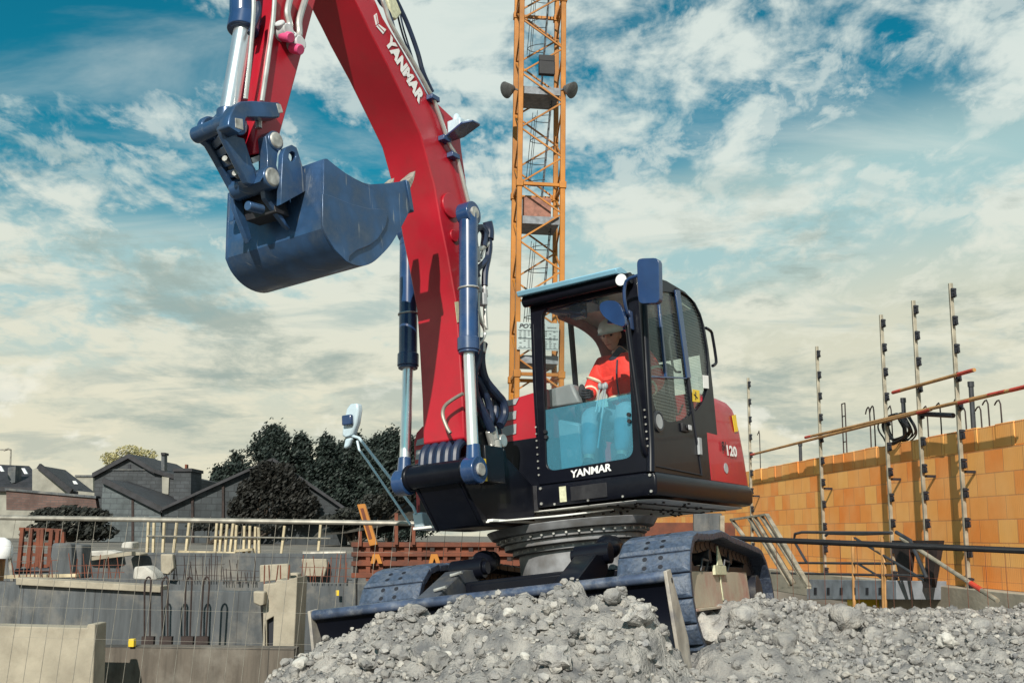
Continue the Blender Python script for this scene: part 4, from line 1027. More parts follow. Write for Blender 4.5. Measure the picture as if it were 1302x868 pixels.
# gloved hands: palm with four fingers and a thumb, closed round the levers
for hd, el, gr in ((haR, elR, V((.02, .0, 1))), (haL, elL, V((.02, 0, 1)))):
    hd, el = V(hd), V(el); d = (hd - el).normalized(); g = (gr - d * gr.dot(d)).normalized(); s = d.cross(g)
    wr = hd - d * .02; pm = hd + d * .045; ch = [[(tuple(wr), .03), (tuple(pm), (.042, .026))]]
    for k, l in enumerate((.030, .034, .032, .025)):
        o = g * (.030 - k * .02); p0 = pm + d * .028 + o * 1.05; p1 = p0 + d * .02 + s * l * .8; p2 = p1 + s * l - d * .022; p3 = p2 - d * .026 
        ch.append([(tuple(pm), (.042, .026)), (tuple(p0), .0105), (tuple(p1), .010), (tuple(p2), .0095), (tuple(p3), .008)])
    t0 = hd + d * .01 + g * .03 + s * .008; t1 = t0 + d * .03 + s * .028 + g * .008; t2 = t1 + d * .026 + s * .012 - g * .012
    ch.append([(tuple(wr), .03), (tuple(t0), .014), (tuple(t1), .0115), (tuple(t2), .009)])
    skin('glove', ch, PM['glove'], per, sub=2)
b = HB(); b.cyl(V(haL) + V((.04, 0, -.3)), V(haL) + V((.05, 0, .05)), .016, n=10); b.build('joystick', MT['seat'], cab)
# ================================================================== GROUND
MG = dict(
    ground=mat('site_ground', (.16, .145, .125), .95, var=.25, scale=.6, bump=.5, bscale=6),
    soil=mat('dry_soil', (.38, .362, .335), .95, var=.18, scale=7, col2=(.12, .122, .128), bump=1.0, bscale=55),
    clod=mat('dry_clod', (.45, .425, .385), .92, var=.15, scale=9, col2=(.20, .20, .205), bump=.8, bscale=60, perobj=.32),
    stone=mat('pale_stone', (.56, .54, .50), .85, var=.12, scale=9, bump=.4, bscale=50),
    conc=mat('grey_concrete', (.125, .135, .145), .85, var=.2, scale=1.2, col2=(.065, .07, .08), bump=.25, bscale=12, dust=(.20, .18, .15), dust_amt=.8, dscale=.8),
    concl=mat('pale_concrete', (.36, .32, .25), .85, var=.12, scale=2.5, bump=.25, bscale=20, dust=(.2, .17, .13), dust_amt=.5, dscale=2.2),
    concb=mat('brown_concrete', (.12, .10, .085), .9, var=.2, scale=1.2, bump=.3, bscale=14, dust=(.05, .045, .04), dust_amt=.6, dscale=1.0),
    white=mat('rubble_white', (.5, .48, .44), .9, var=.15, scale=4, bump=.5),
    cream=mat('cream_render', (.30, .29, .25), .9, var=.15, scale=1.5),
    roof=mat('dark_slate_roof', (.028, .028, .034), .7, var=.25, scale=3, bump=.3, bscale=8),
    earth=mat('dark_bank', (.045, .042, .035), .95, var=.4, scale=1.2, bump=.8, bscale=5),
)
g = MB(); g.sheet([[V((x, y, -2.25)) for x in (-400, -40, 40, 400)] for y in (-60, 10, 60, 900)])
tag(g.build('ground', MG['ground']), kind='structure')
g = MB(); g.box(-60, 120, 24.6, 700, -2.2, .46)
tag(g.build('terrace', MG['ground']), kind='structure')
g = MB(); g.box(1.6, 40, 10.2, 24.5, -2.2, -.42)
tag(g.build('site_floor', MG['ground']), kind='structure')

def formed(name, base, joint, w, h):
    m = bpy.data.materials.new(name); m.use_nodes = True; nt = m.node_tree; N_ = nt.nodes; L = nt.links; b = N_['Principled BSDF']; b.inputs['Roughness'].default_value = .88
    tc = N_.new('ShaderNodeTexCoord'); sep = N_.new('ShaderNodeSeparateXYZ'); cmb = N_.new('ShaderNodeCombineXYZ'); L.new(tc.outputs['Object'], sep.inputs[0]); L.new(sep.outputs['X'], cmb.inputs['X']); L.new(sep.outputs['Z'], cmb.inputs['Y'])
    br = N_.new('ShaderNodeTexBrick'); br.offset = 0; br.inputs['Scale'].default_value = 1; br.inputs['Brick Width'].default_value = w; br.inputs['Row Height'].default_value = h; br.inputs['Mortar Size'].default_value = .008
    br.inputs['Color1'].default_value = (*base, 1); br.inputs['Color2'].default_value = (*[c * .8 for c in base], 1); br.inputs['Mortar'].default_value = (*joint, 1); L.new(cmb.outputs[0], br.inputs['Vector'])
    mp = N_.new('ShaderNodeMapping'); mp.inputs['Scale'].default_value = (5, 5, .5); L.new(tc.outputs['Object'], mp.inputs['Vector'])
    n1 = N_.new('ShaderNodeTexNoise'); n1.inputs['Scale'].default_value = 1.0; n1.inputs['Detail'].default_value = 8; n1.inputs['Roughness'].default_value = .7; L.new(mp.outputs[0], n1.inputs['Vector'])
    m1 = N_.new('ShaderNodeMapRange'); m1.inputs[1].default_value = .45; m1.inputs[2].default_value = .7; m1.inputs[4].default_value = .8; L.new(n1.outputs['Fac'], m1.inputs[0])
    x1 = N_.new('ShaderNodeMix'); x1.data_type = 'RGBA'; x1.inputs[7].default_value = (*[c * .35 for c in base], 1); L.new(m1.outputs[0], x1.inputs[0]); L.new(br.outputs['Color'], x1.inputs[6])
    n2 = N_.new('ShaderNodeTexNoise'); n2.inputs['Scale'].default_value = .9; n2.inputs['Detail'].default_value = 9; n2.inputs['Roughness'].default_value = .65; L.new(tc.outputs['Object'], n2.inputs['Vector'])
    m2 = N_.new('ShaderNodeMapRange'); m2.inputs[1].default_value = .5; m2.inputs[2].default_value = .68; m2.inputs[4].default_value = .7; L.new(n2.outputs['Fac'], m2.inputs[0])
    x2 = N_.new('ShaderNodeMix'); x2.data_type = 'RGBA'; x2.inputs[7].default_value = (.24, .22, .19, 1); L.new(m2.outputs[0], x2.inputs[0]); L.new(x1.outputs[2], x2.inputs[6]); L.new(x2.outputs[2], b.inputs['Base Color'])
    bp = N_.new('ShaderNodeBump'); bp.inputs['Strength'].default_value = .35; bp.inputs['Distance'].default_value = .03; L.new(n1.outputs['Fac'], bp.inputs['Height']); L.new(bp.outputs['Normal'], b.inputs['Normal'])
    return m
MG['conc'] = formed('formed_grey_concrete', (.10, .11, .12), (.05, .05, .055), 1.25, 1.3)
MG['concb'] = formed('formed_brown_concrete', (.13, .11, .09), (.05, .045, .04), 2.4, .9)
def fb(x, y, s, o=4, seed=0.0):
    return noise.fractal(V((x * s, y * s, seed)), 1.0, 2.0, o)
e1 = V((.9216, -.388)); e2 = V((-.388, -.9216))           # along the blade, and forward of it
BC = V((-.207, 6.93))
RIDGE = [(-2.4, -1.3), (-1.6, -.75), (-1.3, -.30), (-1.12, .05), (-.98, .22), (-.88, .30), (-.70, .36), (-.55, .42), (-.25, .52), (.17, .61), (.47, .65), (.62, .665), (.81, .665), (1.09, .645), (1.27, .62), (1.33, .56), (1.39, .40), (1.50, .25), (1.8, .10), (3, .05), (6, .05)]
def ridge(s):
    if s <= RIDGE[0][0]: return RIDGE[0][1]
    for (a, h0), (c, h1) in zip(RIDGE, RIDGE[1:]):
        if s <= c:
            t = (s - a) / (c - a); t = t * t * (3 - 2 * t); return h0 + (h1 - h0) * t
    return RIDGE[-1][1]
def sm(a, b, x):
    t = min(1, max(0, (x - a) / (b - a))); return t * t * (3 - 2 * t)
def soil_h(x, y):
    d = V((x, y)) - BC; s = d.dot(e1); f = d.dot(e2)
    base = -.02 + .135 * max(-1.6, min(1.5, x))
    base += .16 * sm(1.0, 2.4, x) * sm(9.8, 7.2, y) * 0
    # right-hand ground rises in low ridges
    if x > .9: base = base * (1 - sm(.9, 1.7, x)) + (.10 + .055 * (y - 5.5)) * sm(.9, 1.7, x)
    base += .16 * math.exp(-(((x - 1.15) / .45) ** 2 + ((y - 8.0) / .9) ** 2))
    tx, ty = x - 1.18, y - 6.72; al = tx * .391 + ty * .92; ac = tx * .92 - ty * .391        # rubble banked along the outer side of the track
    base += .16 * sm(-.25, .1, al) * sm(3.6, 2.6, al) * (math.exp(-((ac - .12) / .30) ** 2) if ac > .12 else math.exp(-((ac - .12) / .16) ** 2))
    base += .08 * math.exp(-((y - 8.6 + .25 * x) / .6) ** 2) * sm(.9, 1.6, x) + .06 * math.exp(-((y - 6.9) / .5) ** 2) * sm(1.2, 2.0, x) + .12 * math.exp(-(((x - 1.55) / .3) ** 2 + ((y - 8.2) / .4) ** 2)) + .06 * sm(2.6, 3.6, x) * sm(10.5, 8.5, y)
    h = base
    rh = ridge(s)
    if rh > -.5:
        if f > .42: m = rh - (f - .42) * .30 - .10 * sm(.42, 1.6, f)
        else: m = rh - (.42 - f) * 1.5 * 1.0
        
        k = .07
        h = k * math.log(math.exp(min(40, h / k)) + math.exp(min(40, m / k)))
    # left edge falls into the pit
    edge = -1.18 - .30 * (f - .4)
    if s < edge and f > -.3: h -= (edge - s) * 1.6
    if x < -1.5 and f <= -.3: h -= (-1.5 - x) * 1.5
    if y > 10.2: h -= (y - 10.2) * 1.2
    h = max(h, -2.4)
    wx, wy = x + .05 * noise.noise(V((x * 5, y * 5, 2))), y + .05 * noise.noise(V((x * 5, y * 5, 7)))
    n = fb(x, y, 1.1, 3, 3) * .05 + fb(x, y, 4, 4, 9) * .035 + fb(x, y, 26, 3, 1) * .014 - .03
    for cs, amp, pw in ((.17, .065, 1.0), (.075, .042, 1.0), (.035, .019, 1.0)):
        (d1, d2, _, _), _p = noise.voronoi(V((wx / cs, wy / cs, cs * 50)))
        k1 = noise.cell(V((_p[0].x, _p[0].y, 5.0))) 
        n += amp * math.sqrt(max(0, 1 - min(1, d1 / .62) ** 2)) * (.35 + .65 * abs(k1))
    return h + n
g = MB(); st = .022
xs = [-2.9 + i * st for i in range(int(9.2 / st))]; ys = [4.0 + j * st for j in range(int(7.2 / st))]
g.sheet([[V((x, y, soil_h(x, y))) for x in xs] for y in ys])
soil = tag(g.build('soil', MG['soil'], angle=180), kind='structure')

def rock_mesh(seed, sub=2, rough=.35, ncut=7):
    bm = bmesh.new(); bmesh.ops.create_icosphere(bm, subdivisions=sub, radius=1)
    rr = random.Random(seed); sc = V((rr.uniform(.8, 1.25), rr.uniform(.75, 1.1), rr.uniform(.6, .9)))
    cuts = [(V((rr.gauss(0, 1), rr.gauss(0, 1), rr.gauss(0, 1))).normalized(), rr.uniform(.55, .85)) for _ in range(ncut)]
    for v in bm.verts:
        p = v.co.copy()
        for n, d in cuts:
            k = p.dot(n)
            if k > d: p -= n * (k - d) * .85
        q = p * 1.6 + V((seed * 3.1, 0, 0))
        p *= 1 + rough * noise.fractal(q, 1, 2, 3) + rough * .4 * noise.noise(q * 4)
        v.co = V((p.x * sc.x, p.y * sc.y, p.z * sc.z))
    fs = [[v.index for v in f.verts] for f in bm.faces]; bm.verts.index_update(); vs = [v.co.copy() for v in bm.verts]
    bm.free(); return vs, fs
rocks3 = [rock_mesh(k, 3, .42, 4) if k % 2 else rock_mesh(k, 3, .20, 10) for k in range(10)]; rocks1 = [rock_mesh(40 + k, 1, .25) for k in range(6)]; rocks2 = [rock_mesh(60 + k, 2, .42, 3) if k % 2 else rock_mesh(60 + k, 2, .2, 9) for k in range(8)]
def onview(x, y, z):
    c = M.transposed() @ (V((x, y, z)) - CAM)
    if c.z < .5: return None
    return 651 + F * c.x / c.z, 434 + F * c.y / c.z
def rock_obj(i, x, y, r, m, sink=.3, z=None):
    vs, fs = rocks3[i % 10]; mb = MB(); rot = Matrix.Rotation(random.uniform(0, 6.28), 3, 'Z') @ Matrix.Rotation(random.uniform(-.5, .5), 3, 'X')
    mb._add([rot @ (v * r) for v in vs], fs)
    zz = (soil_h(x, y) if z is None else z) + r * (1 - sink) * .6
    mb2 = MB(); mb2._add([v + V((x, y, zz)) for v in mb.v], fs)
    return mb2.build('clod', m, origin=(x, y, zz), angle=60)
# stones that stand out, placed by their spot in the photograph
def ground_at(px, py):
    d = ray(px, py); t = 3.2
    while t < 12:
        p = CAM + d * t
        if p.z < soil_h(p.x, p.y): return p
        t += .01
    return CAM + d * 6
for px, py, r, m, lb in ((648, 784, .042, 'stone', 'pale smooth stone lying near the top middle of the soil heap'), (1078, 800, .15, 'clod', 'big rounded boulder of grey earth on the far edge of the rubble'),
                         (815, 800, .075, 'clod', 'large grey lump of earth just in front of the right end of the dozer blade'), (905, 812, .13, 'clod', 'large dark lump of earth lying against the foot of the muddy track'),
                         (948, 802, .12, 'clod', 'broad grey lump of earth beside the rear of the track'), (778, 778, .07, 'clod', 'flat topped slab of hard earth on the right shoulder of the soil heap'),
                         (568, 834, .03, 'stone', 'small pale stone low on the middle of the soil heap'), (1000, 826, .08, 'clod', 'lump of grey earth at the left end of the sunlit rubble, right of the heap'),
                         (668, 836, .032, 'stone', 'pale stone low on the soil heap right of its middle'), (555, 858, .07, 'clod', 'wide grey clod at the bottom edge of the picture under the heap'),
                         (705, 856, .075, 'clod', 'long tilted slab of grey earth near the foot of the soil heap'), (380, 852, .05, 'stone', 'pale rounded stone at the left foot of the soil heap'), (1205, 828, .06, 'stone', 'pale rounded stone on the sunlit rubble at the far right')):
    p = ground_at(px, py); o = rock_obj(int(px), p.x, p.y + r * .5, r, MG[m]); o.name = 'stone' if m == 'stone' else 'boulder'
    tag(o, lb, 'stone' if m == 'stone' else 'lump')
N = 0; tries = 0
rg = random.Random(5)
while N < 280 and tries < 9000:
    tries += 1
    x, y = rg.uniform(-2.3, 4.8), rg.uniform(4.6, 9.8); z = soil_h(x, y); p = onview(x, y, z)
    if p is None or not (340 < p[0] < 1302 and p[1] < 880): continue
    d = V((x, y)) - BC; f = d.dot(e2); s = d.dot(e1)
    if s < -1.25 - .3 * (f - .4): continue
    if f < .22 and -1.4 < s < 1.4: continue
    if x < 1.3 and f < .2: continue
    r = min(.062, .022 + rg.expovariate(1 / .012))
    if y > 7.5: r *= 1.25
    o = rock_obj(N, x, y, r, MG['clod'], .4); N += 1
    tag(o, 'grey clod of dry broken earth lying among many others on the soil heap', 'clod', 'clods on the soil heap')
g = MB()
for k in range(30000):
    x, y = rg.uniform(-2.4, 4.9), rg.uniform(4.3, 9.9)
    d = V((x, y)) - BC; f = d.dot(e2); s = d.dot(e1)
    if s < -1.3 - .3 * (f - .4) or (f < .2 and -1.4 < s < 1.35): continue
    if x < 1.3 and f < .2: continue
    z = soil_h(x, y); p = onview(x, y, z)
    if p is None or not (330 < p[0] < 1330 and p[1] < 890): continue
    vs, fs = rocks1[k % 6]; r = .005 + rg.expovariate(1 / .0088); r = min(r, .034)
    if r > .021: vs, fs = rocks2[k % 8]
    rot = Matrix.Rotation(rg.uniform(0, 6.28), 3, 'Z')
    g._add([rot @ (v * r) + V((x, y, z + r * .35)) for v in vs], fs)
tag(g.build('gravel', MG['clod'], angle=50), kind='stuff')

# ================================================================== BRICK WALL (right)
vpd = ray(524, 685); WD = V((vpd.x, vpd.y, 0)).normalized()        # the wall runs this way, from near right to far
WN = V((-WD.y, WD.x, 0)); 
if WN.x > 0: WN = -WN                                               # its lit face looks left
W0 = V((5.3, 11.0, 0))
WALL = frame(((WD.x, WN.x, 0), (WD.y, WN.y, 0), (0, 0, 1)), W0)
def wl(y, px, py): return hit(WALL, 1, y, px, py)
def brick_mat():
    m = bpy.data.materials.new('clay_block'); m.use_nodes = True; nt = m.node_tree; N_ = nt.nodes; L = nt.links; b = N_['Principled BSDF']; b.inputs['Roughness'].default_value = .9
    tc = N_.new('ShaderNodeTexCoord'); mp = N_.new('ShaderNodeMapping'); mp.inputs['Rotation'].default_value = (R(90), 0, 0)
    sep = N_.new('ShaderNodeSeparateXYZ'); cmb = N_.new('ShaderNodeCombineXYZ'); L.new(tc.outputs['Object'], sep.inputs[0]); L.new(sep.outputs['X'], cmb.inputs['X']); L.new(sep.outputs['Z'], cmb.inputs['Y'])
    br = N_.new('ShaderNodeTexBrick'); br.inputs['Scale'].default_value = 1; br.inputs['Brick Width'].default_value = .375; br.inputs['Row Height'].default_value = .25; br.inputs['Mortar Size'].default_value = .006; br.inputs['Mortar Smooth'].default_value = .1; br.inputs['Bias'].default_value = -.1
    br.inputs['Color1'].default_value = (.98, .47, .12, 1); br.inputs['Color2'].default_value = (.92, .24, .03, 1); br.inputs['Mortar'].default_value = (.62, .24, .08, 1); L.new(cmb.outputs[0], br.inputs['Vector'])
    nz = N_.new('ShaderNodeTexNoise'); nz.inputs['Scale'].default_value = 1.6; nz.inputs['Detail'].default_value = 7; L.new(tc.outputs['Object'], nz.inputs['Vector'])
    mr = N_.new('ShaderNodeMapRange'); mr.inputs[1].default_value = .4; mr.inputs[2].default_value = .7; mr.inputs[4].default_value = .4; L.new(nz.outputs['Fac'], mr.inputs[0])
    mx = N_.new('ShaderNodeMix'); mx.data_type = 'RGBA'; mx.inputs[7].default_value = (1.0, .60, .25, 1); L.new(mr.outputs[0], mx.inputs[0]); L.new(br.outputs['Color'], mx.inputs[6])
    n2 = N_.new('ShaderNodeTexNoise'); n2.inputs['Scale'].default_value = 7; n2.inputs['Detail'].default_value = 8; L.new(tc.outputs['Object'], n2.inputs['Vector'])
    m2 = N_.new('ShaderNodeMix'); m2.data_type = 'RGBA'; m2.blend_type = 'MULTIPLY'; m2.inputs[0].default_value = .12; L.new(mx.outputs[2], m2.inputs[6]); L.new(n2.outputs['Fac'], m2.inputs[7])
    L.new(m2.outputs[2], b.inputs['Base Color'])
    wv = N_.new('ShaderNodeTexWave'); wv.bands_direction = 'X'; wv.inputs['Scale'].default_value = 9; L.new(tc.outputs['Object'], wv.inputs['Vector'])
    ad = N_.new('ShaderNodeMath'); ad.operation = 'MULTIPLY_ADD'; ad.inputs[1].default_value = -.6; L.new(br.outputs['Fac'], ad.inputs[0]); 
    ml = N_.new('ShaderNodeMath'); ml.operation = 'MULTIPLY'; ml.inputs[1].default_value = .07; L.new(wv.outputs['Fac'], ml.inputs[0]); L.new(ml.outputs[0], ad.inputs[2])
    bp = N_.new('ShaderNodeBump'); bp.inputs['Strength'].default_value = .7; bp.inputs['Distance'].default_value = .02; L.new(ad.outputs[0], bp.inputs['Height']); L.new(bp.outputs['Normal'], b.inputs['Normal'])
    return m
BRK = brick_mat()
tops = wl(0, 1302, 530).z; bots = wl(0, 1302, 752).z
WT = round((tops - bots) / .25) * .25 + bots
wall = empty('brick_wall', W0); wall.rotation_euler.z = math.atan2(WD.y, WD.x)
tag(wall, 'long orange clay block wall standing on the right of the site', 'wall')
def wbuild(name, mb, m, **k):                                      # mesh given in wall coordinates, parented to the wall
    o = mb.build(name, m, None, **k); o.parent = wall; return o
b = MB(); b.box(-4.0, 21, -.26, 0, bots, WT - .25); wbuild('blockwork', b, BRK)
b = MB(); x = -4.0; rr = random.Random(3)
while x < 21:                                                       # the loose top course, block by block
    h = .25 + rr.uniform(-.008, .01); b.box(x + .004, x + .371, -.26, rr.uniform(-.006, .006), WT - .248, WT - .25 + h); x += .375
wbuild('top_course', b, BRK, bevel=.006)
b = MB(); b.box(-4.2, 21, -.4, .22, bots - .35, bots - .004); wbuild('footing', b, MG['concl'], bevel=.01)
# starter bars above the wall
b = MB()
for px, top in ((967, 552), (1183, 520), (1200, 516), (1232, 522), (1252, 520), (1262, 512), (1278, 512), (1137, 520), (1225, 508)):
    p = wl(-.13, px, 600); q = wl(-.13, px - 1, top); b.tube([V((p.x, -.13, WT - .1)), V((p.x, -.13, q.z)), V((p.x + .06, -.13, q.z + .04)), V((p.x + .12, -.13, q.z))], .009, n=5, smooth=2)
for px, top in ((1075, 512),):
    p = wl(-.13, px, 580); q = wl(-.13, px, top)
    for dx in (-.06, .06): b.cyl((p.x + dx, -.13, WT - .1), (p.x + dx, -.13, q.z), .010, n=5)
    for k in range(5): z = WT + (q.z - WT) * k / 4; b.cyl((p.x - .06, -.13, z), (p.x + .06, -.13, z), .009, n=5)
for px, top in ((1110, 522),):
    p = wl(-.13, px, 560); q = wl(-.13, px, top)
    for dx in (-.07, .07): b.tube([V((p.x + dx, -.13, WT - .1)), V((p.x + dx, -.13, q.z)), V((p.x + dx + .08, -.13, q.z + .05)), V((p.x + dx + .14, -.13, q.z - .02))], .010, n=5)
wbuild('starter_bars', b, MT['rustdark'])
# formwork posts with hooks
def post_mesh(H):
    b = MB(); b.box(-.028, .028, -.03, .03, 0, H); return b
post_group = 'tall hooked posts along the block wall'
posts = []
POSTS = [(1216.5, 360, 1232, 'nearest and tallest hooked metal post in front of the block wall', .0), (1170, 382, 1181, 'hooked post second from the right, crossed by the short pale tube', 0), (1127, 400, 1137, 'third hooked post from the right, standing just left of the black cable coil', 0),
         (1040.5, 440, 1050, 'hooked post alone between the ladder and the cable coil, before the block wall', 0), (952, 480, 958, 'hooked metal post nearest the excavator, at the far end of the block wall', 0)]
OFF = .16
proto = None
for px, pyt, pxb, lb, _ in POSTS:
    bp_ = wl(OFF, pxb, 745); tp = wl(OFF, px - 9, pyt); x = bp_.x
    t = (px, pyt)
    # height from the photograph's top point along the same vertical
    zt = hit(WALL, 0, x, px - 9.5 + 0, pyt).z
    if proto is None:
        H0 = zt - bots + .3
        root = empty('formwork_post', (0, 0, 0)); b = MB(); b.box(-.019, .019, -.022, .022, 0, H0); b.build('post', MT['postm'], root, bevel=.005)
        hk = None; n = int(H0 / .325)
        for k in range(n):
            z = H0 - .13 - k * .325
            if hk is None:
                b = MB(); b.box(-.02, .02, .029, .06, -.05, .06); b.box(-.028, .028, .06, .075, -.045, -.02); b.box(-.028, .028, .06, .075, .03, .055); b.box(-.012, .012, .06, .10, -.045, -.025); b.box(-.012, .012, .088, .10, -.045, .02)
                b2 = MB(); b2._add([V((-p.y - .0, p.x, p.z)) for p in b.v], b.f)
                hk = b2.build('hook', MT['hook'], root); hk.location = (0, 0, z)
            else:
                c = hk.copy(); COL.objects.link(c); c.parent = root; c.location = (0, 0, z)
        b = MB(); b.beam((0, -.03, H0 * .42), (0, -OFF + .005, H0 * .42), .03, .03); b.build('wall_tie', MT['hook'], root)
        o = root; proto = root; protoH = H0
    else:
        o = copy_tree(proto)
    zb = zt - protoH
    o.location = WALL @ V((x, OFF, zb)); o.rotation_euler.z = wall.rotation_euler.z
    tag(o, lb, 'post', post_group); posts.append((o, x, zt))
# guard tubes hung in the hooks
for pts, lb in (([(955, 578), (1184, 520)], 'long weathered orange guard tube sloping above the far part of the block wall'), ([(1024, 556), (1280, 497)], 'middle orange guard tube with a red end resting on the hooked posts'), ([(1219, 512), (1310, 490)], 'orange guard tube running out of the picture at the right above the wall'), ([(1135, 499), (1239, 470)], 'short pale guard tube with red ends crossing the two nearest posts')):
    a, c = wl(OFF + .05, *pts[0]), wl(OFF + .05, *pts[1]); b = MB(); b.cyl(a, c, .022, n=10)
    a = WALL @ a; c = WALL @ c; b = MB(); b.cyl(a, c, .021, n=10); o = b.build('guard_tube', MT['tubeorange'], origin=a); tag(o, lb, 'tube', 'guard tubes over the block wall')
    b = MB(); d = (c - a).normalized(); b.cyl(c - d * .35, c - d * .02, .0225, n=10); b.build('red_end', MT['tubered'], o); b = MB(); b.cyl(a + d * .01, a + d * .25, .0225, n=10); b.build('red_end', MT['tubered'], o)
# dark bar between posts
a, c = wl(OFF, 1172, 526), wl(OFF, 1212, 528); b = MB(); b.cyl(WALL @ a, WALL @ c, .03, n=8); tag(b.build('brace_bar', MT['hook'], origin=WALL @ a), 'short black bar joining the two nearest posts above the wall top', 'bar')
for px, pt, pb, lb in ((1238, 484, 545, 'short dark post standing on the wall top right of the tallest post'), (1151, 505, 560, 'short dark post on the wall top beside the cable coil'), (1018, 562, 582, 'stub of dark post under the far guard tube')):
    p = wl(-.13, px, pb); q = wl(-.13, px, pt); b = MB(); r = .028; b.cyl(WALL @ V((p.x, -.13, WT - .02)), WALL @ V((p.x, -.13, q.z)), r, n=10); b.cyl(WALL @ V((p.x, -.13, q.z - .06)), WALL @ V((p.x, -.13, q.z)), r * 1.3, n=10); tag(b.build('short_post', MT['galvdark'], origin=WALL @ V((p.x, -.13, WT))), lb, 'post')
# coil of cable on the wall
c = wl(-.1, 1147, 545); b = MB(); rr = random.Random(2)
for k in range(9):
    rx, rz = .30 + rr.uniform(-.05, .06), .17 + rr.uniform(-.04, .04); b.tube([WALL @ V((c.x + rx * 1.05 * math.cos(t) + rr.uniform(-.01, .01), -.10 + k * .018 + .03 * math.sin(3 * t), WT + .19 + rz * math.sin(t))) for t in [2 * math.pi * i / 14 for i in range(14)]], .011, n=6, closed=True)
tag(b.build('cable_coil', MT['cable'], origin=WALL @ V((c.x, -.1, WT))), 'tangled coil of black cable hung on the top of the block wall', 'cable')
# scaffold platform with guard rails at the foot of the wall
PL = .75
sc = empty('work_platform', WALL @ wl(PL, 1070, 745)); tag(sc, 'low steel work platform with tubular guard rails at the foot of the block wall', 'platform')
def zr(p): return (930 + p[0] / 3.34, 540 + p[1] / 3.34)
def tb(name, pl, r, m='galvdark', smooth=0, parent=sc, off=PL):
    b = MB(); b.tube([WALL @ wl(off, *zr(p)) for p in pl], r, n=8, smooth=smooth); return b.build(name, MT[m], parent)
b = MB(); q = [WALL @ wl(PL, *zr(p)) for p in ((320, 655), (700, 660), (700, 740), (320, 740))]; b.prism(q, WALL.to_3x3() @ V((0, -.6, 0))); deckp = b.build('platform_deck', MT['walkway'], sc, bevel=.006)
b = MB()
for k in range(6):
    b = MB(); q = [WALL @ wl(PL + .004, *zr(p)) for p in ((350 + k * 55, 690), (362 + k * 55, 690), (362 + k * 55, 720), (350 + k * 55, 720))]; b.prism(q, WALL.to_3x3() @ V((0, .002, 0))); b.build('deck_slot', MT['ink'], deckp, smooth=False)
tb('guard_rail', [(320, 585), (265, 490), (270, 462), (300, 455), (680, 458)], .02, 'galvdark'); tb('guard_rail', [(400, 470), (410, 460), (560, 463), (680, 458)], .018); tb('guard_rail', [(270, 585), (690, 588)], .016); tb('guard_rail', [(170, 628), (820, 640)], .016)
for x in (515, 640): tb('rail_post', [(x, 475), (x + 8, 790)], .022, 'tubeorange')
tb('rail_brace', [(525, 480), (820, 660)], .016); tb('rail_brace', [(540, 590), (640, 650)], .014); tb('rail_post', [(610, 530), (640, 545), (652, 600), (655, 800)], .018, 'tubeorange', 3)
tb('rail_brace', [(700, 455), (760, 490), (830, 650)], .022)
# leaning frames
for k, (p0, p1, p2, p3) in enumerate((((0, 400), (125, 380), (325, 690), (220, 690)),)):
    lf_ = empty('leaning_frame', WALL @ wl(1.0, *zr(p3))); tag(lf_, 'pale steel scaffold frame leaning behind the rear of the track', 'frame')
    def seg(a, c, r=.03):
        b = MB(); b.beam(WALL @ wl(1.0, *zr(a)), WALL @ wl(1.0, *zr(c)), r * 2, r); b.build('frame_tube', MT['postm'], lf_)
    seg((0, 400), (50, 470)); seg((75, 395), (250, 680)); seg((100, 395), (265, 672)); seg((125, 385), (325, 690)); seg((150, 380), (330, 685)); seg((0, 402), (150, 380)); seg((200, 690), (330, 690))
# prop leaning on the wall and the platform's wall shadow, built as a dark solid
b = MB(); a, c = WALL @ wl(.55, *zr((720, 480))), WALL @ wl(.55, *zr((1130, 745))); b.cyl(a, c, .024, n=10); o = b.build('push_prop', MT['postm'], origin=c); tag(o, 'pale sloping steel prop with a red sleeve at the foot of the block wall', 'prop')
b = MB(); d = c - a; b.cyl(a + d * .76, a + d * .86, .028, n=10); b.build('red_sleeve', MT['tubered'], o)
b = MB(); a, c = WALL @ wl(.35, *zr((700, 455))), WALL @ wl(.35, *zr((860, 500)));
fr_ = [WALL @ wl(.4, *zr(p)) for p in ((700, 490), (905, 490), (870, 690), (835, 690), (850, 540), (780, 540), (765, 690), (740, 690))]
b.prism(fr_, WALL.to_3x3() @ V((0, .06, 0))); tag(b.build('shadow', MT['rustdark'], origin=fr_[3]), 'dark shadow of the platform, built as a flat shape close to the block wall behind the sloping prop', 'shadow')
b = MB(); a = WALL @ wl(.5, *zr((560, 765))); b.box(-.18, .18, -.1, .1, -.06, .10, at=a); b.cyl(a + V((-.1, -.02, .1)), a + V((.1, -.02, .1)), .08, n=14); tag(b.build('yellow_clamp', MT['yellow'], origin=a, bevel=.02), 'small yellow block lying under the work platform', 'block')
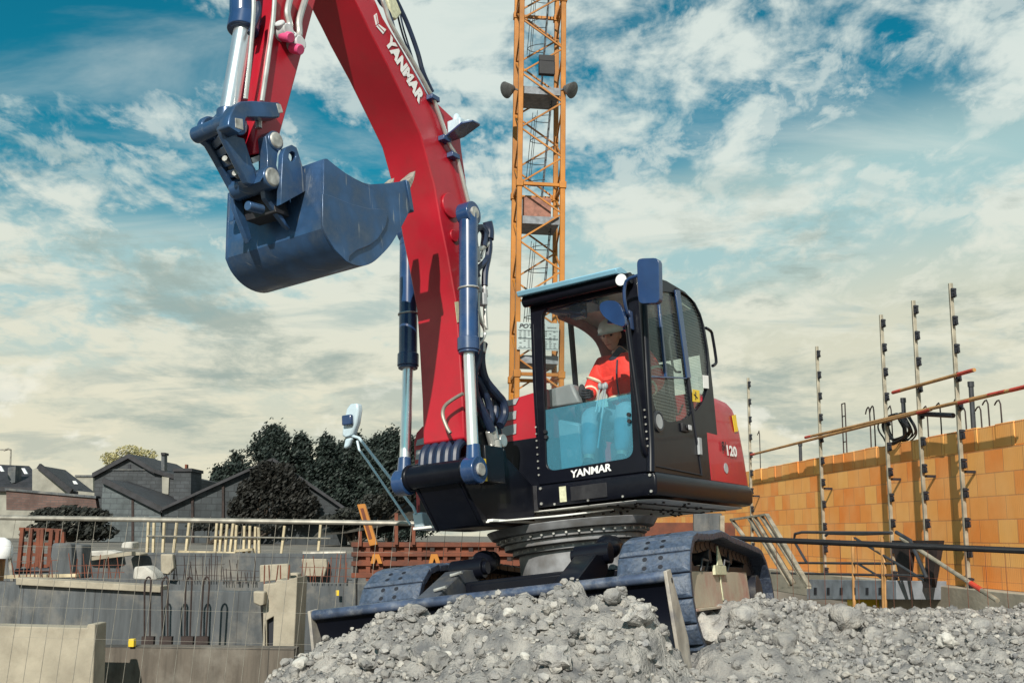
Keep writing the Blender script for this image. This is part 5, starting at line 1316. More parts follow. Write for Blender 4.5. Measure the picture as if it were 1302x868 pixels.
# right-hand mesh fence: dark top rail and thin rusty wires
def fence(name, p0, p1, z_off_b, m_rail, m_wire, rr, label, step, slant=0.0):
    a, c = V(p0), V(p1); root = empty(name, V((a.x, a.y, a.z + z_off_b))); tag(root, label, 'fence')
    b = MB(); b.cyl(a, c, rr, n=10); b.build('top_rail', m_rail, root)
    d = (c - a); n = int(V((d.x, d.y)).length / step); b = MB()
    for k in range(n + 1):
        p = a + d * (k / n); b.cyl(p + V((0, 0, .035)), p + V((slant, 0, z_off_b)), .0027, n=5, cap=False)
    for z in (-.29, -.60, -.90, -1.2):
        if z > z_off_b: b.cyl(a + V((slant * z / z_off_b, 0, z)), c + V((slant * z / z_off_b, 0, z)), .0014, n=4, cap=False)
    b.build('wire_mesh', m_wire, root)
    for k, p in enumerate((a, c)):
        b = MB(); b.cyl(p + V((0, 0, -.0)), p + V((slant, 0, z_off_b)), rr, n=10); b.build('fence_post', m_rail, root)
    return root
fence('mesh_fence', at(930, 684, 11.6), at(1330, 701, 9.6), -.95, MT['cable'], MT['rust'], .030, 'mesh fence with a thick black top rail and rusty wires, right of the excavator', .17)
fence('mesh_fence', at(-40, 657, 11.3), at(700, 667.5, 10.7), -2.0, MT['galv'], MT['galv'], .026, 'pale wire mesh fence with a round top rail across the left of the pit', .17, -.12)
# ================================================================== TOWER CRANE
CY = 36.0
c0, c1 = at(652.5, 400, CY), at(712, 400, CY)
cw_ = c1.x - c0.x; cx = (c0.x + c1.x) / 2; hw = cw_ / 2 * .93
crane = empty('tower_crane', (cx, CY, .46)); tag(crane, 'orange lattice mast of a tower crane rising behind the excavator cab', 'crane')
ct = Matrix.Translation((cx, CY, 0)) @ Matrix.Rotation(R(7), 4, 'Z')
ZB, ZT = .46, 24.0
b = MB(ct)
for sx in (-1, 1):
    for sy in (-1, 1): b.box(sx * hw - .085, sx * hw + .085, sy * hw - .085, sy * hw + .085, ZB, ZT)
b.build('mast_leg', MT['orange'], crane, bevel=.02)
b = MB(ct); P_ = 2.04; k = 0; z = ZB + .3
while z < ZT:
    for (sx, sy, ax) in ((0, -1, 0), (0, 1, 0), (-1, 0, 1), (1, 0, 1)):
        fl_ = (1 if (sy == -1 or sx == -1) else -1)
        def pt(t, zz): return V((t * hw, sy * hw, zz)) if ax == 0 else V((sx * hw, t * hw, zz))
        b.beam(pt(-fl_, z), pt(fl_, z + P_ / 2), .055, .055); b.beam(pt(fl_, z + P_ / 2), pt(-fl_, z + P_), .055, .055)
    z += P_
b.build('diagonal_brace', MT['orange'], crane)
def cz(y): return at(680, y, CY).z
for y in (243, 10, 480, -220):
    b = MB(ct)
    for sy in (-1, 1): b.box(-hw, hw, sy * hw - .05, sy * hw + .05, cz(y) - .06, cz(y) + .06); b.box(sy * hw - .05, sy * hw + .05, -hw, hw, cz(y) - .06, cz(y) + .06)
    for sx in (-1, 1):
        for sy in (-1, 1): b.box(sx * hw - .12, sx * hw + .12, sy * hw - .12, sy * hw + .12, cz(y) - .12, cz(y) + .12)
    b.build('mast_joint', MT['orange'], crane, bevel=.015)
# walkways inside, ladders between them with hoops
plats = [128, 290, 464, -60]
for y in plats:
    b = MB(ct); b.box(-hw + .1, hw - .1, -hw + .1, hw - .1, cz(y) - .05, cz(y)); b.box(-hw + .1, hw - .1, -hw + .07, -hw + .10, cz(y) - .05, cz(y) + .22); b.build('walkway', MT['walkway'], crane)
b = MB(ct); rungs = MB(ct)
for ya, yb in ((128, -60), (290, 128), (464, 290)):
    z0_, z1_ = cz(ya), cz(yb); xa, xb = .05, .45
    for dy in (-.17, .17): b.beam((xa, dy, z0_), (xb, dy, z1_), .05, .03)
    n = int((z1_ - z0_) / .28)
    for i in range(n):
        t = (i + .5) / n; rungs.cyl((xa + (xb - xa) * t, -.17, z0_ + (z1_ - z0_) * t), (xa + (xb - xa) * t, .17, z0_ + (z1_ - z0_) * t), .012, n=5)
    for i in range(4):
        t = .35 + i * .17; c = V((xa + (xb - xa) * t, 0, z0_ + (z1_ - z0_) * t)); b.tube([c + V((-.62 * math.sin(a) , -.36 * math.cos(a), -.05 * math.sin(a))) for a in [math.pi * q / 10 for q in range(11)]], .014, n=5, smooth=0)
    for a in (.9, 1.57, 2.2):
        q = [V((xa + (xb - xa) * t - .62 * math.sin(a), -.36 * math.cos(a), z0_ + (z1_ - z0_) * t)) for t in (.3, .9)]; b.cyl(q[0], q[1], .011, n=5)
lad = b.build('ladder', MT['galvdark'], crane); rungs.build('rungs', MT['galv'], lad)
b = MB(ct); b.box(-hw + .15, hw - .35, -hw + .3, -hw + .36, cz(289), cz(256)); b.build('reddish_panel', MT['redbox'], crane, bevel=.01)
b = MB(ct); b.box(-.15, .42, -hw - .25, -hw - .05, cz(109), cz(92)); b.box(-.15, .42, -hw - .2, -hw - .1, cz(92), cz(84)); b.build('control_box', MT['blackmatt'], crane, bevel=.03); b = MB(ct); b.box(-.55, -.25, -.2, .2, cz(126), cz(117)); b.build('control_box', MT['blackmatt'], crane, bevel=.03)
for sx, px_ in ((-1, 648), (1, 723)):
    b = MB(); c = at(px_, 114, CY - .9); b.lathe(c + V((-sx * .12, .1, .10)), V((sx * .75, -.5, -.45)), [(-.02, .10), (.10, .17), (.34, .30), (.36, .27)], n=18); a = V((cx + sx * hw, CY - hw, c.z + .05)); b.beam(c + V((-sx * .1, .1, .1)), a, .05, .05)
    fl2 = b.build('floodlight', MT['flood'], crane)
    b = MB(); d = V((sx * .75, -.5, -.45)).normalized(); cc = c + V((-sx * .12, .1, .10)); b.cyl(cc + d * .352, cc + d * .358, .265, n=18); b.build('floodlight_glass', MT['cream'], fl2)
# load sign
sg = [at(657, 409, CY - 1.0), at(711, 411, CY - 1.0), at(710, 446, CY - 1.0), at(657, 444, CY - 1.0)]
b = MB(); b.prism(sg, (0, .03, 0)); sign = b.build('load_sign', MT['signm'], crane)
sx_ = (sg[1] - sg[0]); su = (sg[0] - sg[3])
def sgp(u, v, d=-.012): return sg[3] + sx_ * u + su * v + V((0, d, 0))
text('lettering', 'POTAIN', WORLD, sgp(.06, .78), sx_, su, su.length * .16, MT['ink'], sign, bold=.03, shear=.2, width=sx_.length * .60, depth=.0)
b = MB()
for k in range(9): b.prism([sgp(.72 + k * .024, .81), sgp(.737 + k * .024, .81), sgp(.737 + k * .024, .85), sgp(.72 + k * .024, .85)], (0, -.004, 0))
rr = random.Random(8)
for r_ in range(9):
    v = .66 - r_ * .07
    for u in (.06, .16, .26, .36, .46, .56, .66, .76, .86):
        if rr.random() < .75: b.prism([sgp(u, v), sgp(u + rr.uniform(.03, .07), v), sgp(u + .05, v + .022), sgp(u, v + .022)], (0, -.004, 0))
for v in (.70, .42, .40, .05): b.prism([sgp(.03, v), sgp(.97, v), sgp(.97, v + .012), sgp(.03, v + .012)], (0, -.004, 0))
b.build('sign_table', MT['inkgrey'], sign, smooth=False)

# ================================================================== LEFT SIDE OF THE PIT
def solid(name, pts, Y, depth, m, lb, cat, bevel=.02, group=None, **k):
    q = [at(px, py, Y) for px, py in pts]; b = MB(); b.prism(q, (0, depth, 0)); o = b.build(name, m, origin=q[0], bevel=bevel, **k); return tag(o, lb, cat, group)
solid('concrete_block', [(-60, 794), (110, 798), (111, 793), (121, 793), (117, 900), (-60, 900)], 14.0, .4, MG['concl'], 'pale sunlit concrete block behind the fence in the bottom left corner', 'block', .015)
solid('low_wall', [(121, 822), (215, 822), (374, 824), (374, 940), (121, 940)], 15.2, .35, MG['concb'], 'low brownish concrete wall with a pale top edge behind the fence', 'wall', .01)
solid('pit_wall', [(-60, 738), (60, 740), (205, 750), (330, 752), (336, 840), (336, 1000), (-60, 1000)], 19.0, .3, MG['conc'], 'grey concrete retaining wall on the left with rusty looped bars in front', 'wall', .01)
solid('capping_beam', [(20, 734), (204, 745), (204, 753), (20, 743)], 18.9, .5, MG['concl'], 'pale concrete beam lying along the top of the left retaining wall', 'beam', .01)
solid('back_wall', [(-60, 702), (150, 702), (455, 704), (470, 703), (470, 900), (-60, 900)], 24.2, .35, MG['conc'], 'far grey concrete wall of the pit below the row of timber stakes', 'wall', .01)
solid('side_wall', [(470, 704), (660, 704), (660, 900), (470, 900)], 24.25, .3, MG['concb'], 'dark far wall of the pit behind the rusty formwork', 'wall', .01)
solid('cross_wall', [(196, 737), (330, 738), (440, 742), (442, 735), (452, 735), (452, 900), (196, 900)], 21.5, .3, MG['conc'], 'middle grey concrete wall between the retaining wall and the far wall', 'wall', .01)
# broken pillar with a doorway and slabs on it
b = MB(); q = [at(*p, 18.2) for p in ((335, 742), (350, 741), (352, 736), (362, 738), (378, 733), (376, 780), (374, 822), (372, 940), (332, 940), (334, 822))]
hole = [at(*p, 18.2) for p in ((339, 788), (348, 783), (347, 821), (339, 821))]
b.prism(q, (0, .9, 0), holes=[hole]); pil = b.build('broken_pillar', MG['concl'], origin=q[0], bevel=.02); tag(pil, 'pale broken concrete pillar with a narrow dark opening at its foot', 'pillar')
b = MB(); b.prism([p + V((0, .1, 0)) for p in hole], (0, .02, 0)); b.build('opening', MT['ink'], pil)
b = MB()
for x in (336, 343, 351, 357, 366): a, c = at(x, 742, 18.4), at(x + random.uniform(-2, 3), 718, 18.4); b.cyl(a, c, .012, n=5)
b.build('bent_bars', MT['rust'], pil)
solid('concrete_slab', [(330, 718), (366, 716), (367, 735), (330, 740)], 18.9, .2, MG['concl'], 'pale square concrete panel above the broken pillar', 'panel')
solid('concrete_slab', [(383, 710), (415, 710), (416, 719), (412, 733), (386, 732)], 23.9, .15, MG['concl'], 'pale concrete patch panel on the far wall right of the pillar', 'panel')
solid('concrete_slab', [(204, 704), (219, 704), (221, 722), (214, 730), (204, 728)], 21.2, .15, MG['concl'], 'ragged pale concrete panel standing above the row of looped bars', 'panel')
solid('concrete_slab', [(322, 751), (336, 752), (336, 768), (330, 770), (322, 766)], 18.0, .25, MG['concl'], 'small pale broken lump fixed to the left side of the pillar', 'panel')
solid('white_drum', [(366, 728), (378, 728), (380, 745), (378, 760), (370, 755)], 19.4, .4, MG['concl'], 'rounded pale slab behind the right side of the broken pillar', 'slab', .03)
solid('yellow_tag', [(163, 812), (170, 812), (170, 822), (163, 822)], 15.15, .1, MT['yellow'], 'small orange marker block standing on the low brownish wall', 'marker', .005)
solid('yellow_tag', [(427, 750), (431, 750), (431, 757), (427, 757)], 21.3, .03, MT['yellow'], 'tiny yellow tag fixed on the grey cross wall left of the blade', 'marker', .005)
# rubble
for pts, Y, m, lb in (([(60, 735), (66, 690), (90, 690), (92, 735)], 20, 'conc', 'grey upright concrete block left of the other upright block'), ([(85, 735), (86, 691), (104, 692), (104, 735)], 20.2, 'conc', 'grey upright concrete block right of its neighbour'), ([(168, 736), (170, 720), (185, 719), (196, 728), (200, 737)], 19.6, 'white', 'broken white rubble lump lying on the retaining wall'), ([(153, 697), (155, 689), (168, 688), (168, 698)], 24.4, 'white', 'small white cube of rubble on the far wall'), ([(104, 706), (112, 700), (136, 699), (150, 702), (140, 707)], 23.8, 'white', 'low pile of white rubble on the far wall'), ([(152, 706), (158, 701), (178, 702), (180, 706)], 23.6, 'concl', 'flat sunlit boards lying on the far wall')):
    solid('rubble_lump', pts, Y, .5, MG[m], lb, 'rubble', .04)
def bars(px, lean, lb):
    a = at(px, 821, 18.3); r = empty('looped_bar', a); tag(r, lb, 'rebar', 'rusty looped bars in front of the retaining wall')
    b = MB(); t = at(px + lean, 733, 18.3); b.tube([a + V((-.03, 0, -.3)), V((t.x - .05, t.y, t.z - .25)), V((t.x - .045, t.y, t.z - .06)), V((t.x, t.y, t.z)), V((t.x + .045, t.y, t.z - .06)), V((t.x + .05, t.y, t.z - .25)), a + V((.05, 0, -.3))], .017, n=6, smooth=2); b.build('bar', MT['rustdark'], r)
    b = MB(); b.box(-.10, .10, -.05, .05, -.05, .16, at=a); b.build('bar_foot', MT['rustdark'], r)
bars(188, 1, 'pair of dark looped bars furthest left on the retaining wall'); bars(211, 0, 'second looped bar from the left on the retaining wall'); bars(238, 3, 'third dark looped bar, standing left of the tallest one'); bars(257, 6, 'tall leaning rusty looped bar furthest right on the retaining wall')
# loose rebar on the walls
rr = random.Random(4)
for x0, n, dx, y0, yt, Y, lb in ((210, 18, 4.2, 738, 710, 21.4, 'cluster of thin upright rusty bars standing on the middle grey wall'), (286, 12, 3.6, 742, 716, 21.4, 'thin rusty bars standing on the middle wall left of the broken pillar'), (92, 12, 5.5, 735, 712, 19.3, 'thin dark bars standing behind the capping beam on the left'), (384, 14, 4.4, 740, 712, 21.4, 'row of thin rusty bars on the middle wall right of the broken pillar'), (20, 9, 6.0, 734, 705, 19.3, 'thin bars in front of the rusty rack at the far left')):
    b = MB()
    for k in range(n):
        x = x0 + k * dx + rr.uniform(-2, 2); a = at(x, y0, Y); c = at(x + rr.uniform(-4, 4), yt + rr.uniform(-10, 12), Y); b.cyl(a, c, .009, n=4)
    for z in (.3, .7): p = at(x0 - 3, y0 + (yt - y0) * z, Y); q = at(x0 + n * dx, y0 + (yt - y0) * z + rr.uniform(-2, 2), Y); b.cyl(p, q, .007, n=4)
    tag(b.build('bar_cluster', MT['rustdark' if x0 % 4 else 'rust'], origin=at(x0, y0, Y)), lb, 'rebar')
# timber stakes
SG = 'timber stakes on the far wall'
SK = [(187, 189, 663), (195, 196, 664), (207, 209, 664), (220, 225, 664), (236, 241, 664), (273, 276, 664), (279, 282, 665), (286, 289, 666), (292, 297, 665), (299, 301, 667), (310, 311, 668), (317, 318, 668), (324, 325, 669), (404, 408, 664), (357, 362, 668), (330, 329, 670)]
for k, (pb, pt, py) in enumerate(SK):
    a, c = at(pb, 706, 24.9), at(pt, py, 24.9); b = MB(); b.beam(a + V((0, 0, -.1)), c, .085 if k not in (8, 4) else .12, .05)
    tag(b.build('timber_stake', MT['wood'], origin=a), 'pale timber stake sticking up from the far wall of the pit', 'stake', SG)
b = MB(); b.cyl(at(187, 681, 24.8), at(420, 684, 24.8), .018, n=6); tag(b.build('stake_rail', MT['galv'], origin=at(187, 681, 24.8)), 'thin pale rail running along the row of timber stakes', 'rail')
# rusty rack at far left
rk = empty('rusty_rack', at(50, 722, 21)); tag(rk, 'rusty red steel rack of upright frames on the far left of the pit', 'rack')
for p, q in (((24, 722), (29, 671)), ((36, 722), (40, 672)), ((52, 722), (54, 672)), ((47, 720), (50, 673)), ((62, 720), (66, 673)), ((70, 720), (74, 674)), ((80, 715), (80, 676))):
    b = MB(); b.beam(at(*p, 21), at(*q, 21), .07, .07); b.build('rack_upright', MT['rust'], rk)
for y in (672, 690, 704, 718): b = MB(); b.beam(at(25, y, 21.05), at(80, y + 2, 21.05), .06, .06); b.build('rack_bar', MT['rust'], rk)
# mixer with pale dome at the left edge
mx_ = empty('site_mixer', at(4, 712, 20)); tag(mx_, 'round white dome on an orange body at the left edge behind the fence', 'mixer')
b = MB(); c = at(2, 694, 20); b.lathe(c - V((0, 0, .22)), (0, 0, 1), [(0, .20), (.06, .22), (.20, .20), (.32, .14), (.38, .04)], n=24); b.build('drum', MT['white'], mx_)
b = MB(); b.box(-.28, .02, -.2, .2, -.75, -.1, at=c); b.build('mixer_body', MT['tubeorange'], mx_, bevel=.03)
b = MB(); b.beam(c + V((.15, 0, -.1)), c + V((.30, 0, -.8)), .05, .05); b.beam(c + V((-.15, 0, -.1)), c + V((-.2, 0, -.8)), .05, .05); b.build('mixer_leg', MT['galv'], mx_)
# loose boards and pipes on the far wall and the terrace
rr = random.Random(21)
for k, (x0, y0, x1, y1, Y, m, lb) in enumerate(((8, 733, 100, 731, 19.6, 'wood', 'long pale board lying behind the capping beam on the far left'), (100, 712, 170, 703, 22.5, 'concl', 'pale board sloping up beside the white rubble pile'), (228, 701, 300, 703, 24.6, 'wood', 'thin board lying along the far wall below the crowded stakes'),
        (385, 703, 440, 702, 24.7, 'galv', 'pale pipe lying on the far wall right of the lone stake'), (300, 700, 322, 698, 24.8, 'wood', 'short board lying behind the crowded timber stakes'), (20, 726, 76, 724, 20.6, 'galvdark', 'dark pipe lying at the foot of the rusty rack'))):
    a, c = at(x0, y0, Y), at(x1, y1, Y); b = MB(); b.beam(a, c, .18, .06) if m in ('wood',) else b.cyl(a, c, .05, n=10) if m != 'concl' else b.beam(a, c, .25, .08)
    tag(b.build('loose_board' if m in ('wood', 'concl') else 'loose_pipe', MG['concl'] if m == 'concl' else MT[m], origin=a, bevel=.005), lb, 'board' if m in ('wood', 'concl') else 'pipe')
# rusty formwork
FY = 22.5
ff = empty('rusty_formwork', at(560, 735, FY)); tag(ff, 'rusty ribbed steel formwork wall standing across the pit behind the tracks', 'formwork')
b = MB(); b.prism([at(*p, FY) for p in ((449, 693), (700, 693), (700, 732), (449, 732))], (0, .12, 0)); b.build('formwork_panel', MT['rust'], ff)
b = MB()
for y in (692, 704, 716, 731): b.beam(at(447, y, FY - .06), at(700, y, FY - .06), .09, .10)
b.build('waler', MT['rust'], ff, bevel=.01)
for k in range(16):
    x = 452 + k * 16.3; b = MB(); b.beam(at(x, 738, FY - .04), at(x, 689, FY - .04), .08, .09); b.build('rib', MT['rust' if k % 3 else 'rustdark'], ff)
for x in (478, 552): 
    b = MB(); b.prism([at(x + p[0], p[1], FY - .2) for p in ((-7, 716), (-4, 704), (4, 704), (8, 716), (3, 716), (0, 709), (-2, 716))], (0, .06, 0)); b.build('yellow_bracket', MT['orange'], ff)
for pts, lb in (([(454, 641), (464, 640), (480, 692), (470, 694)], 'orange yellow channel prop leaning above the rusty formwork'),):
    q = [at(*p, 22.3) for p in pts]; b = MB(); b.prism(q, (0, .14, 0)); o = b.build('channel_prop', MT['orange'], origin=q[2], bevel=.01); tag(o, lb, 'prop')
    b = MB(); b.prism([at(*p, 22.29) for p in ((458, 646), (462, 645.5), (473, 684), (469, 685))], (0, -.006, 0)); b.build('channel_slot', MT['rust'], o)
for x0, y0, y1, lb in ((504, 652, 692, 'rusty post standing on the formwork left of the mirror arm'), (526, 668, 692, 'short rusty post on the formwork under the mirror bracket'), (458, 675, 694, 'stubby rusty post behind the leaning orange prop')):
    b = MB(); b.beam(at(x0, y1, 22.35), at(x0, y0, 22.35), .07, .07); tag(b.build('rusty_post', MT['rust'], origin=at(x0, y1, 22.35)), lb, 'post')
# grey panel and reddish stacks seen under the tail of the excavator
solid('formwork_stack', [(820, 664), (945, 664), (945, 712), (820, 712)], 21.0, .4, MT['rust'], 'rusty stacked formwork seen under the tail of the excavator', 'formwork', .02)
solid('grey_panel', [(882, 652), (918, 652), (918, 700), (882, 700)], 20.6, .1, MG['conc'], 'grey panel with a pale post under the excavator tail', 'panel', .02)
b = MB(); b.beam(at(918, 700, 20.4), at(918, 655, 20.4), .08, .08); tag(b.build('pale_post', MT['postm'], origin=at(918, 700, 20.4)), 'thin pale post beside the grey panel under the excavator tail', 'post')

# ================================================================== HOUSES
def facade(name, base, mort, w=.5, h=.2):
    m = bpy.data.materials.new(name); m.use_nodes = True; nt = m.node_tree; N_ = nt.nodes; L = nt.links; b = N_['Principled BSDF']; b.inputs['Roughness'].default_value = .9
    tc = N_.new('ShaderNodeTexCoord'); sep = N_.new('ShaderNodeSeparateXYZ'); cmb = N_.new('ShaderNodeCombineXYZ'); ad = N_.new('ShaderNodeMath'); ad.operation = 'ADD'
    L.new(tc.outputs['Object'], sep.inputs[0]); L.new(sep.outputs['X'], ad.inputs[0]); L.new(sep.outputs['Y'], ad.inputs[1]); L.new(ad.outputs[0], cmb.inputs['X']); L.new(sep.outputs['Z'], cmb.inputs['Y'])
    br = N_.new('ShaderNodeTexBrick'); br.inputs['Scale'].default_value = 1; br.inputs['Brick Width'].default_value = w; br.inputs['Row Height'].default_value = h; br.inputs['Mortar Size'].default_value = .02
    br.inputs['Color1'].default_value = (*base, 1); br.inputs['Color2'].default_value = (*[c * .7 for c in base], 1); br.inputs['Mortar'].default_value = (*mort, 1); L.new(cmb.outputs[0], br.inputs['Vector'])
    nz = N_.new('ShaderNodeTexNoise'); nz.inputs['Scale'].default_value = .7; nz.inputs['Detail'].default_value = 8; nz.inputs['Roughness'].default_value = .7; L.new(tc.outputs['Object'], nz.inputs['Vector'])
    mr = N_.new('ShaderNodeMapRange'); mr.inputs[1].default_value = .42; mr.inputs[2].default_value = .62; mr.inputs[4].default_value = .75; L.new(nz.outputs['Fac'], mr.inputs[0])
    mx = N_.new('ShaderNodeMix'); mx.data_type = 'RGBA'; mx.inputs[7].default_value = (*[c * .35 for c in base], 1); L.new(mr.outputs[0], mx.inputs[0]); L.new(br.outputs['Color'], mx.inputs[6]); L.new(mx.outputs[2], b.inputs['Base Color'])
    return m
FB = dict(grey=facade('grey_blockwork', (.075, .083, .092), (.04, .043, .048)), white=facade('stained_white_blockwork', (.14, .165, .175), (.07, .08, .09), .6, .25), pink=facade('pinkish_brickwork', (.17, .10, .085), (.10, .08, .075), .4, .12), stone=facade('dark_stonework', (.06, .07, .078), (.028, .032, .036), .5, .3))
def poly(pts, Y, dep, m, name, parent, bevel=0):
    q = [at(px, py, Y) for px, py in pts]; b = MB(); b.prism(q, (0, dep, 0)); return b.build(name, m, parent, bevel=bevel, smooth=False)
def house(name, px, Y, lb, cat='house'):
    p = at(px, 690, Y); o = empty(name, (p.x, Y, .46)); return tag(o, lb, cat)
def roofslab(pl, Y, dep, th, m, parent, name='roof', over=.25):        # a roof following a broken line in the facade plane, going back
    q = [at(px, py, Y - over) for px, py in pl]; b = MB(); n = len(q)
    loop = q + [p - V((0, 0, th)) for p in q[::-1]]; b.prism(loop, (0, dep + over * 2, 0)); return b.build(name, m, parent, smooth=False)
h = house('cream_house', 20, 62, 'cream house with a dark roof and skylights at the far left edge')
poly([(-50, 618), (30, 620), (62, 622), (62, 690), (-50, 690)], 62, 9, MG['cream'], 'wall', h)
q = [at(-50, 588, 66), at(37, 592, 66), at(63, 620, 61.7), at(-50, 617, 61.7)]; b = MB(); b.prism(q, (0, 0, -.25)); r = b.build('roof', MG['roof'], h, smooth=False)
poly([(10, 594), (20, 592), (19, 613), (15, 614), (10, 608)], 62.3, .8, MG['conc'], 'chimney', r)
for x, y in ((0, 595), (30, 598)): poly([(x - 3, y - 3), (x + 1, y - 3), (x + 5, y + 4), (x + 1, y + 4)], 61.6, .1, MT['lens'], 'skylight', r)
h = house('gabled_house', 70, 60, 'small cream gabled house with a long dark slate roof, second from the left')
poly([(41, 597), (51, 592), (90, 624), (90, 690), (41, 690)], 60, .4, MG['cream'], 'gable_wall', h); poly([(90, 623), (121, 626), (121, 690), (90, 690)], 60, 6, MG['cream'], 'wall', h)
q = [at(51, 591.5, 60.2), at(83, 597, 66), at(121, 626, 61), at(91, 624, 59.6)]; b = MB(); b.prism(q, (0, 0, -.22)); r = b.build('roof', MG['roof'], h, smooth=False); b = MB(); b.beam(at(49.5, 592, 59.9), at(91, 624.5, 59.5), .18, .3); b.build('barge_board', MG['roof'], r)
poly([(92, 611), (96, 611), (99, 615), (94, 615)], 60.2, .05, MT['lens'], 'skylight', r)
h = house('garden_wall', 70, 52, 'pinkish brick garden wall in front of the two left houses', 'wall')
poly([(8, 622), (30, 624), (121, 632), (124, 650), (8, 648)], 52, .4, FB['pink'], 'brickwork', h); poly([(6, 620), (122, 630), (122, 633), (6, 623)], 51.9, .6, MG['conc'], 'coping', h)
h = house('brick_house', 180, 58, 'tall grey brick house with a gable and two chimneys behind the barn')
wf = poly([(120, 603), (163, 578), (194, 596), (236, 606), (236, 690), (120, 690)], 58, 8, FB['grey'], 'wall', h)
r = roofslab([(117, 601), (163, 576.5), (196, 596)], 58, 8, .25, MG['roof'], h); q = [at(163, 576.5, 57.8), at(198, 583, 64), at(228, 606, 58), at(196, 596, 57.7)]; b = MB(); b.prism(q, (0, 0, -.2)); b.build('side_roof', MG['roof'], h, smooth=False)
poly([(205, 577), (209, 577), (209, 602), (205, 602)], 58.5, .5, MG['conc'], 'chimney', h); poly([(204.5, 575), (209.5, 575), (209.5, 578), (204.5, 578)], 58.4, .7, MG['roof'], 'chimney_pot', h)
cb = poly([(221, 598), (243, 598), (242, 660), (221, 660)], 57.5, 2, FB['grey'], 'chimney_block', h); poly([(220, 595), (244, 595), (244, 599), (220, 599)], 57.4, 2.2, MG['roof'], 'block_cap', h); poly([(235, 590), (237.5, 590), (237.5, 596), (235, 596)], 58, .3, MT['rust'], 'pot', h)
poly([(206, 605), (215, 605), (214, 628), (206, 627)], 57.9, .1, MG['cream'], 'pale_patch', h); poly([(163, 590), (166, 590), (166, 597), (162, 597)], 57.95, .05, MT['ink'], 'vent', h); poly([(134, 596), (190, 596), (190, 597.5), (134, 597.5)], 57.93, .1, MG['conc'], 'string_course', h)
h = house('barn', 260, 50, 'long barn with stained pale block gables forming a valley, in front of the brick house', 'barn')
poly([(128, 662), (131, 611), (204, 648), (206, 692), (128, 692)], 50, .4, FB['white'], 'left_gable', h)
poly([(206, 648), (240, 633), (305, 602), (345, 585), (400, 618), (440, 648), (440, 695), (206, 695)], 50.05, .4, FB['stone'], 'right_gable', h)
q = [at(131, 609.5, 49.8), at(206, 647, 49.8), at(232, 633, 60), at(170, 612, 60)]; b = MB(); b.prism(q, (0, 0, -.15)); b.build('left_roof', MG['roof'], h, smooth=False)
b = MB(); b.beam(at(206, 647, 49.85), at(347, 583.5, 49.85), .2, .12); b.beam(at(347, 583.5, 49.85), at(441, 648, 49.85), .2, .12); b.beam(at(131, 610, 49.85), at(206, 647.5, 49.85), .2, .25); b.build('verge', MG['roof'], h)
b = MB(); q = [at(206, 647, 50.2), at(347, 583.5, 50.2), at(347, 583.5, 60), at(240, 630, 60)]; b.prism(q, (0, 0, -.12)); b.build('right_roof', MG['roof'], h, smooth=False)
for x in (167, 243, 282): poly([(x, 628 if x < 200 else 634 if x < 260 else 617), (x + 3, 628 if x < 200 else 632 if x < 260 else 616), (x + 3, 692), (x, 692)], 49.95, .06, MT['rustdark'], 'drain_pipe', h)
# far slab block peeping between the houses
h = house('far_block', 110, 90, 'far pale block of flats showing between the gabled house and the brick house', 'building')
poly([(96, 605), (118, 605), (119, 660), (96, 660)], 90, 6, MG['cream'], 'wall', h); poly([(95, 603.5), (119, 603.5), (119, 606), (95, 606)], 89.9, 6.4, MG['conc'], 'parapet', h)
# street lamp and antenna at far left
lp_ = at(12, 600, 70); b = MB(); b.cyl(at(12, 615, 70), at(14, 572, 70), .07, .05, n=8); b.tube([at(14, 572, 70), at(11, 570.5, 70), at(5, 572, 70)], .07, n=6, smooth=0); b.box(-.35, .1, -.1, .1, -.05, .05, at=at(6, 571.5, 70)); tag(b.build('street_lamp', MT['galv'], origin=at(12, 615, 70)), 'pale street lamp rising above the far left roof', 'lamp post')

# ================================================================== TREES AND BUSHES
def leafmat(name, c1, c2):
    m = bpy.data.materials.new(name); m.use_nodes = True; nt = m.node_tree; N_ = nt.nodes; L = nt.links; b = N_['Principled BSDF']; b.inputs['Roughness'].default_value = .7
    oi = N_.new('ShaderNodeNewGeometry'); rp = N_.new('ShaderNodeMix'); rp.data_type = 'RGBA'; rp.inputs[6].default_value = (*c1, 1); rp.inputs[7].default_value = (*c2, 1); L.new(oi.outputs['Random Per Island'], rp.inputs[0]); L.new(rp.outputs[2], b.inputs['Base Color'])
    return m
LM = dict(conifer=leafmat('conifer_leaf', (.006, .013, .012), (.022, .036, .028)), ivy=leafmat('dark_ivy_leaf', (.006, .007, .006), (.018, .017, .013)), blossom=leafmat('blossom_leaf', (.45, .40, .20), (.28, .26, .12)), bush=leafmat('dark_bush_leaf', (.006, .008, .007), (.022, .024, .018)), bark=mat('bark', (.05, .038, .028), .9, var=.3))
def leaf(mb, c, s, rg_):
    n = V((rg_.gauss(0, 1), rg_.gauss(0, 1), rg_.gauss(0, 1))).normalized(); a = n.orthogonal().normalized(); bb = n.cross(a); k = rg_.uniform(.6, 1.2) * s
    mb._add([c + a * k, c + bb * k * .45, c - a * k, c - bb * k * .45], [(0, 1, 2, 3)])
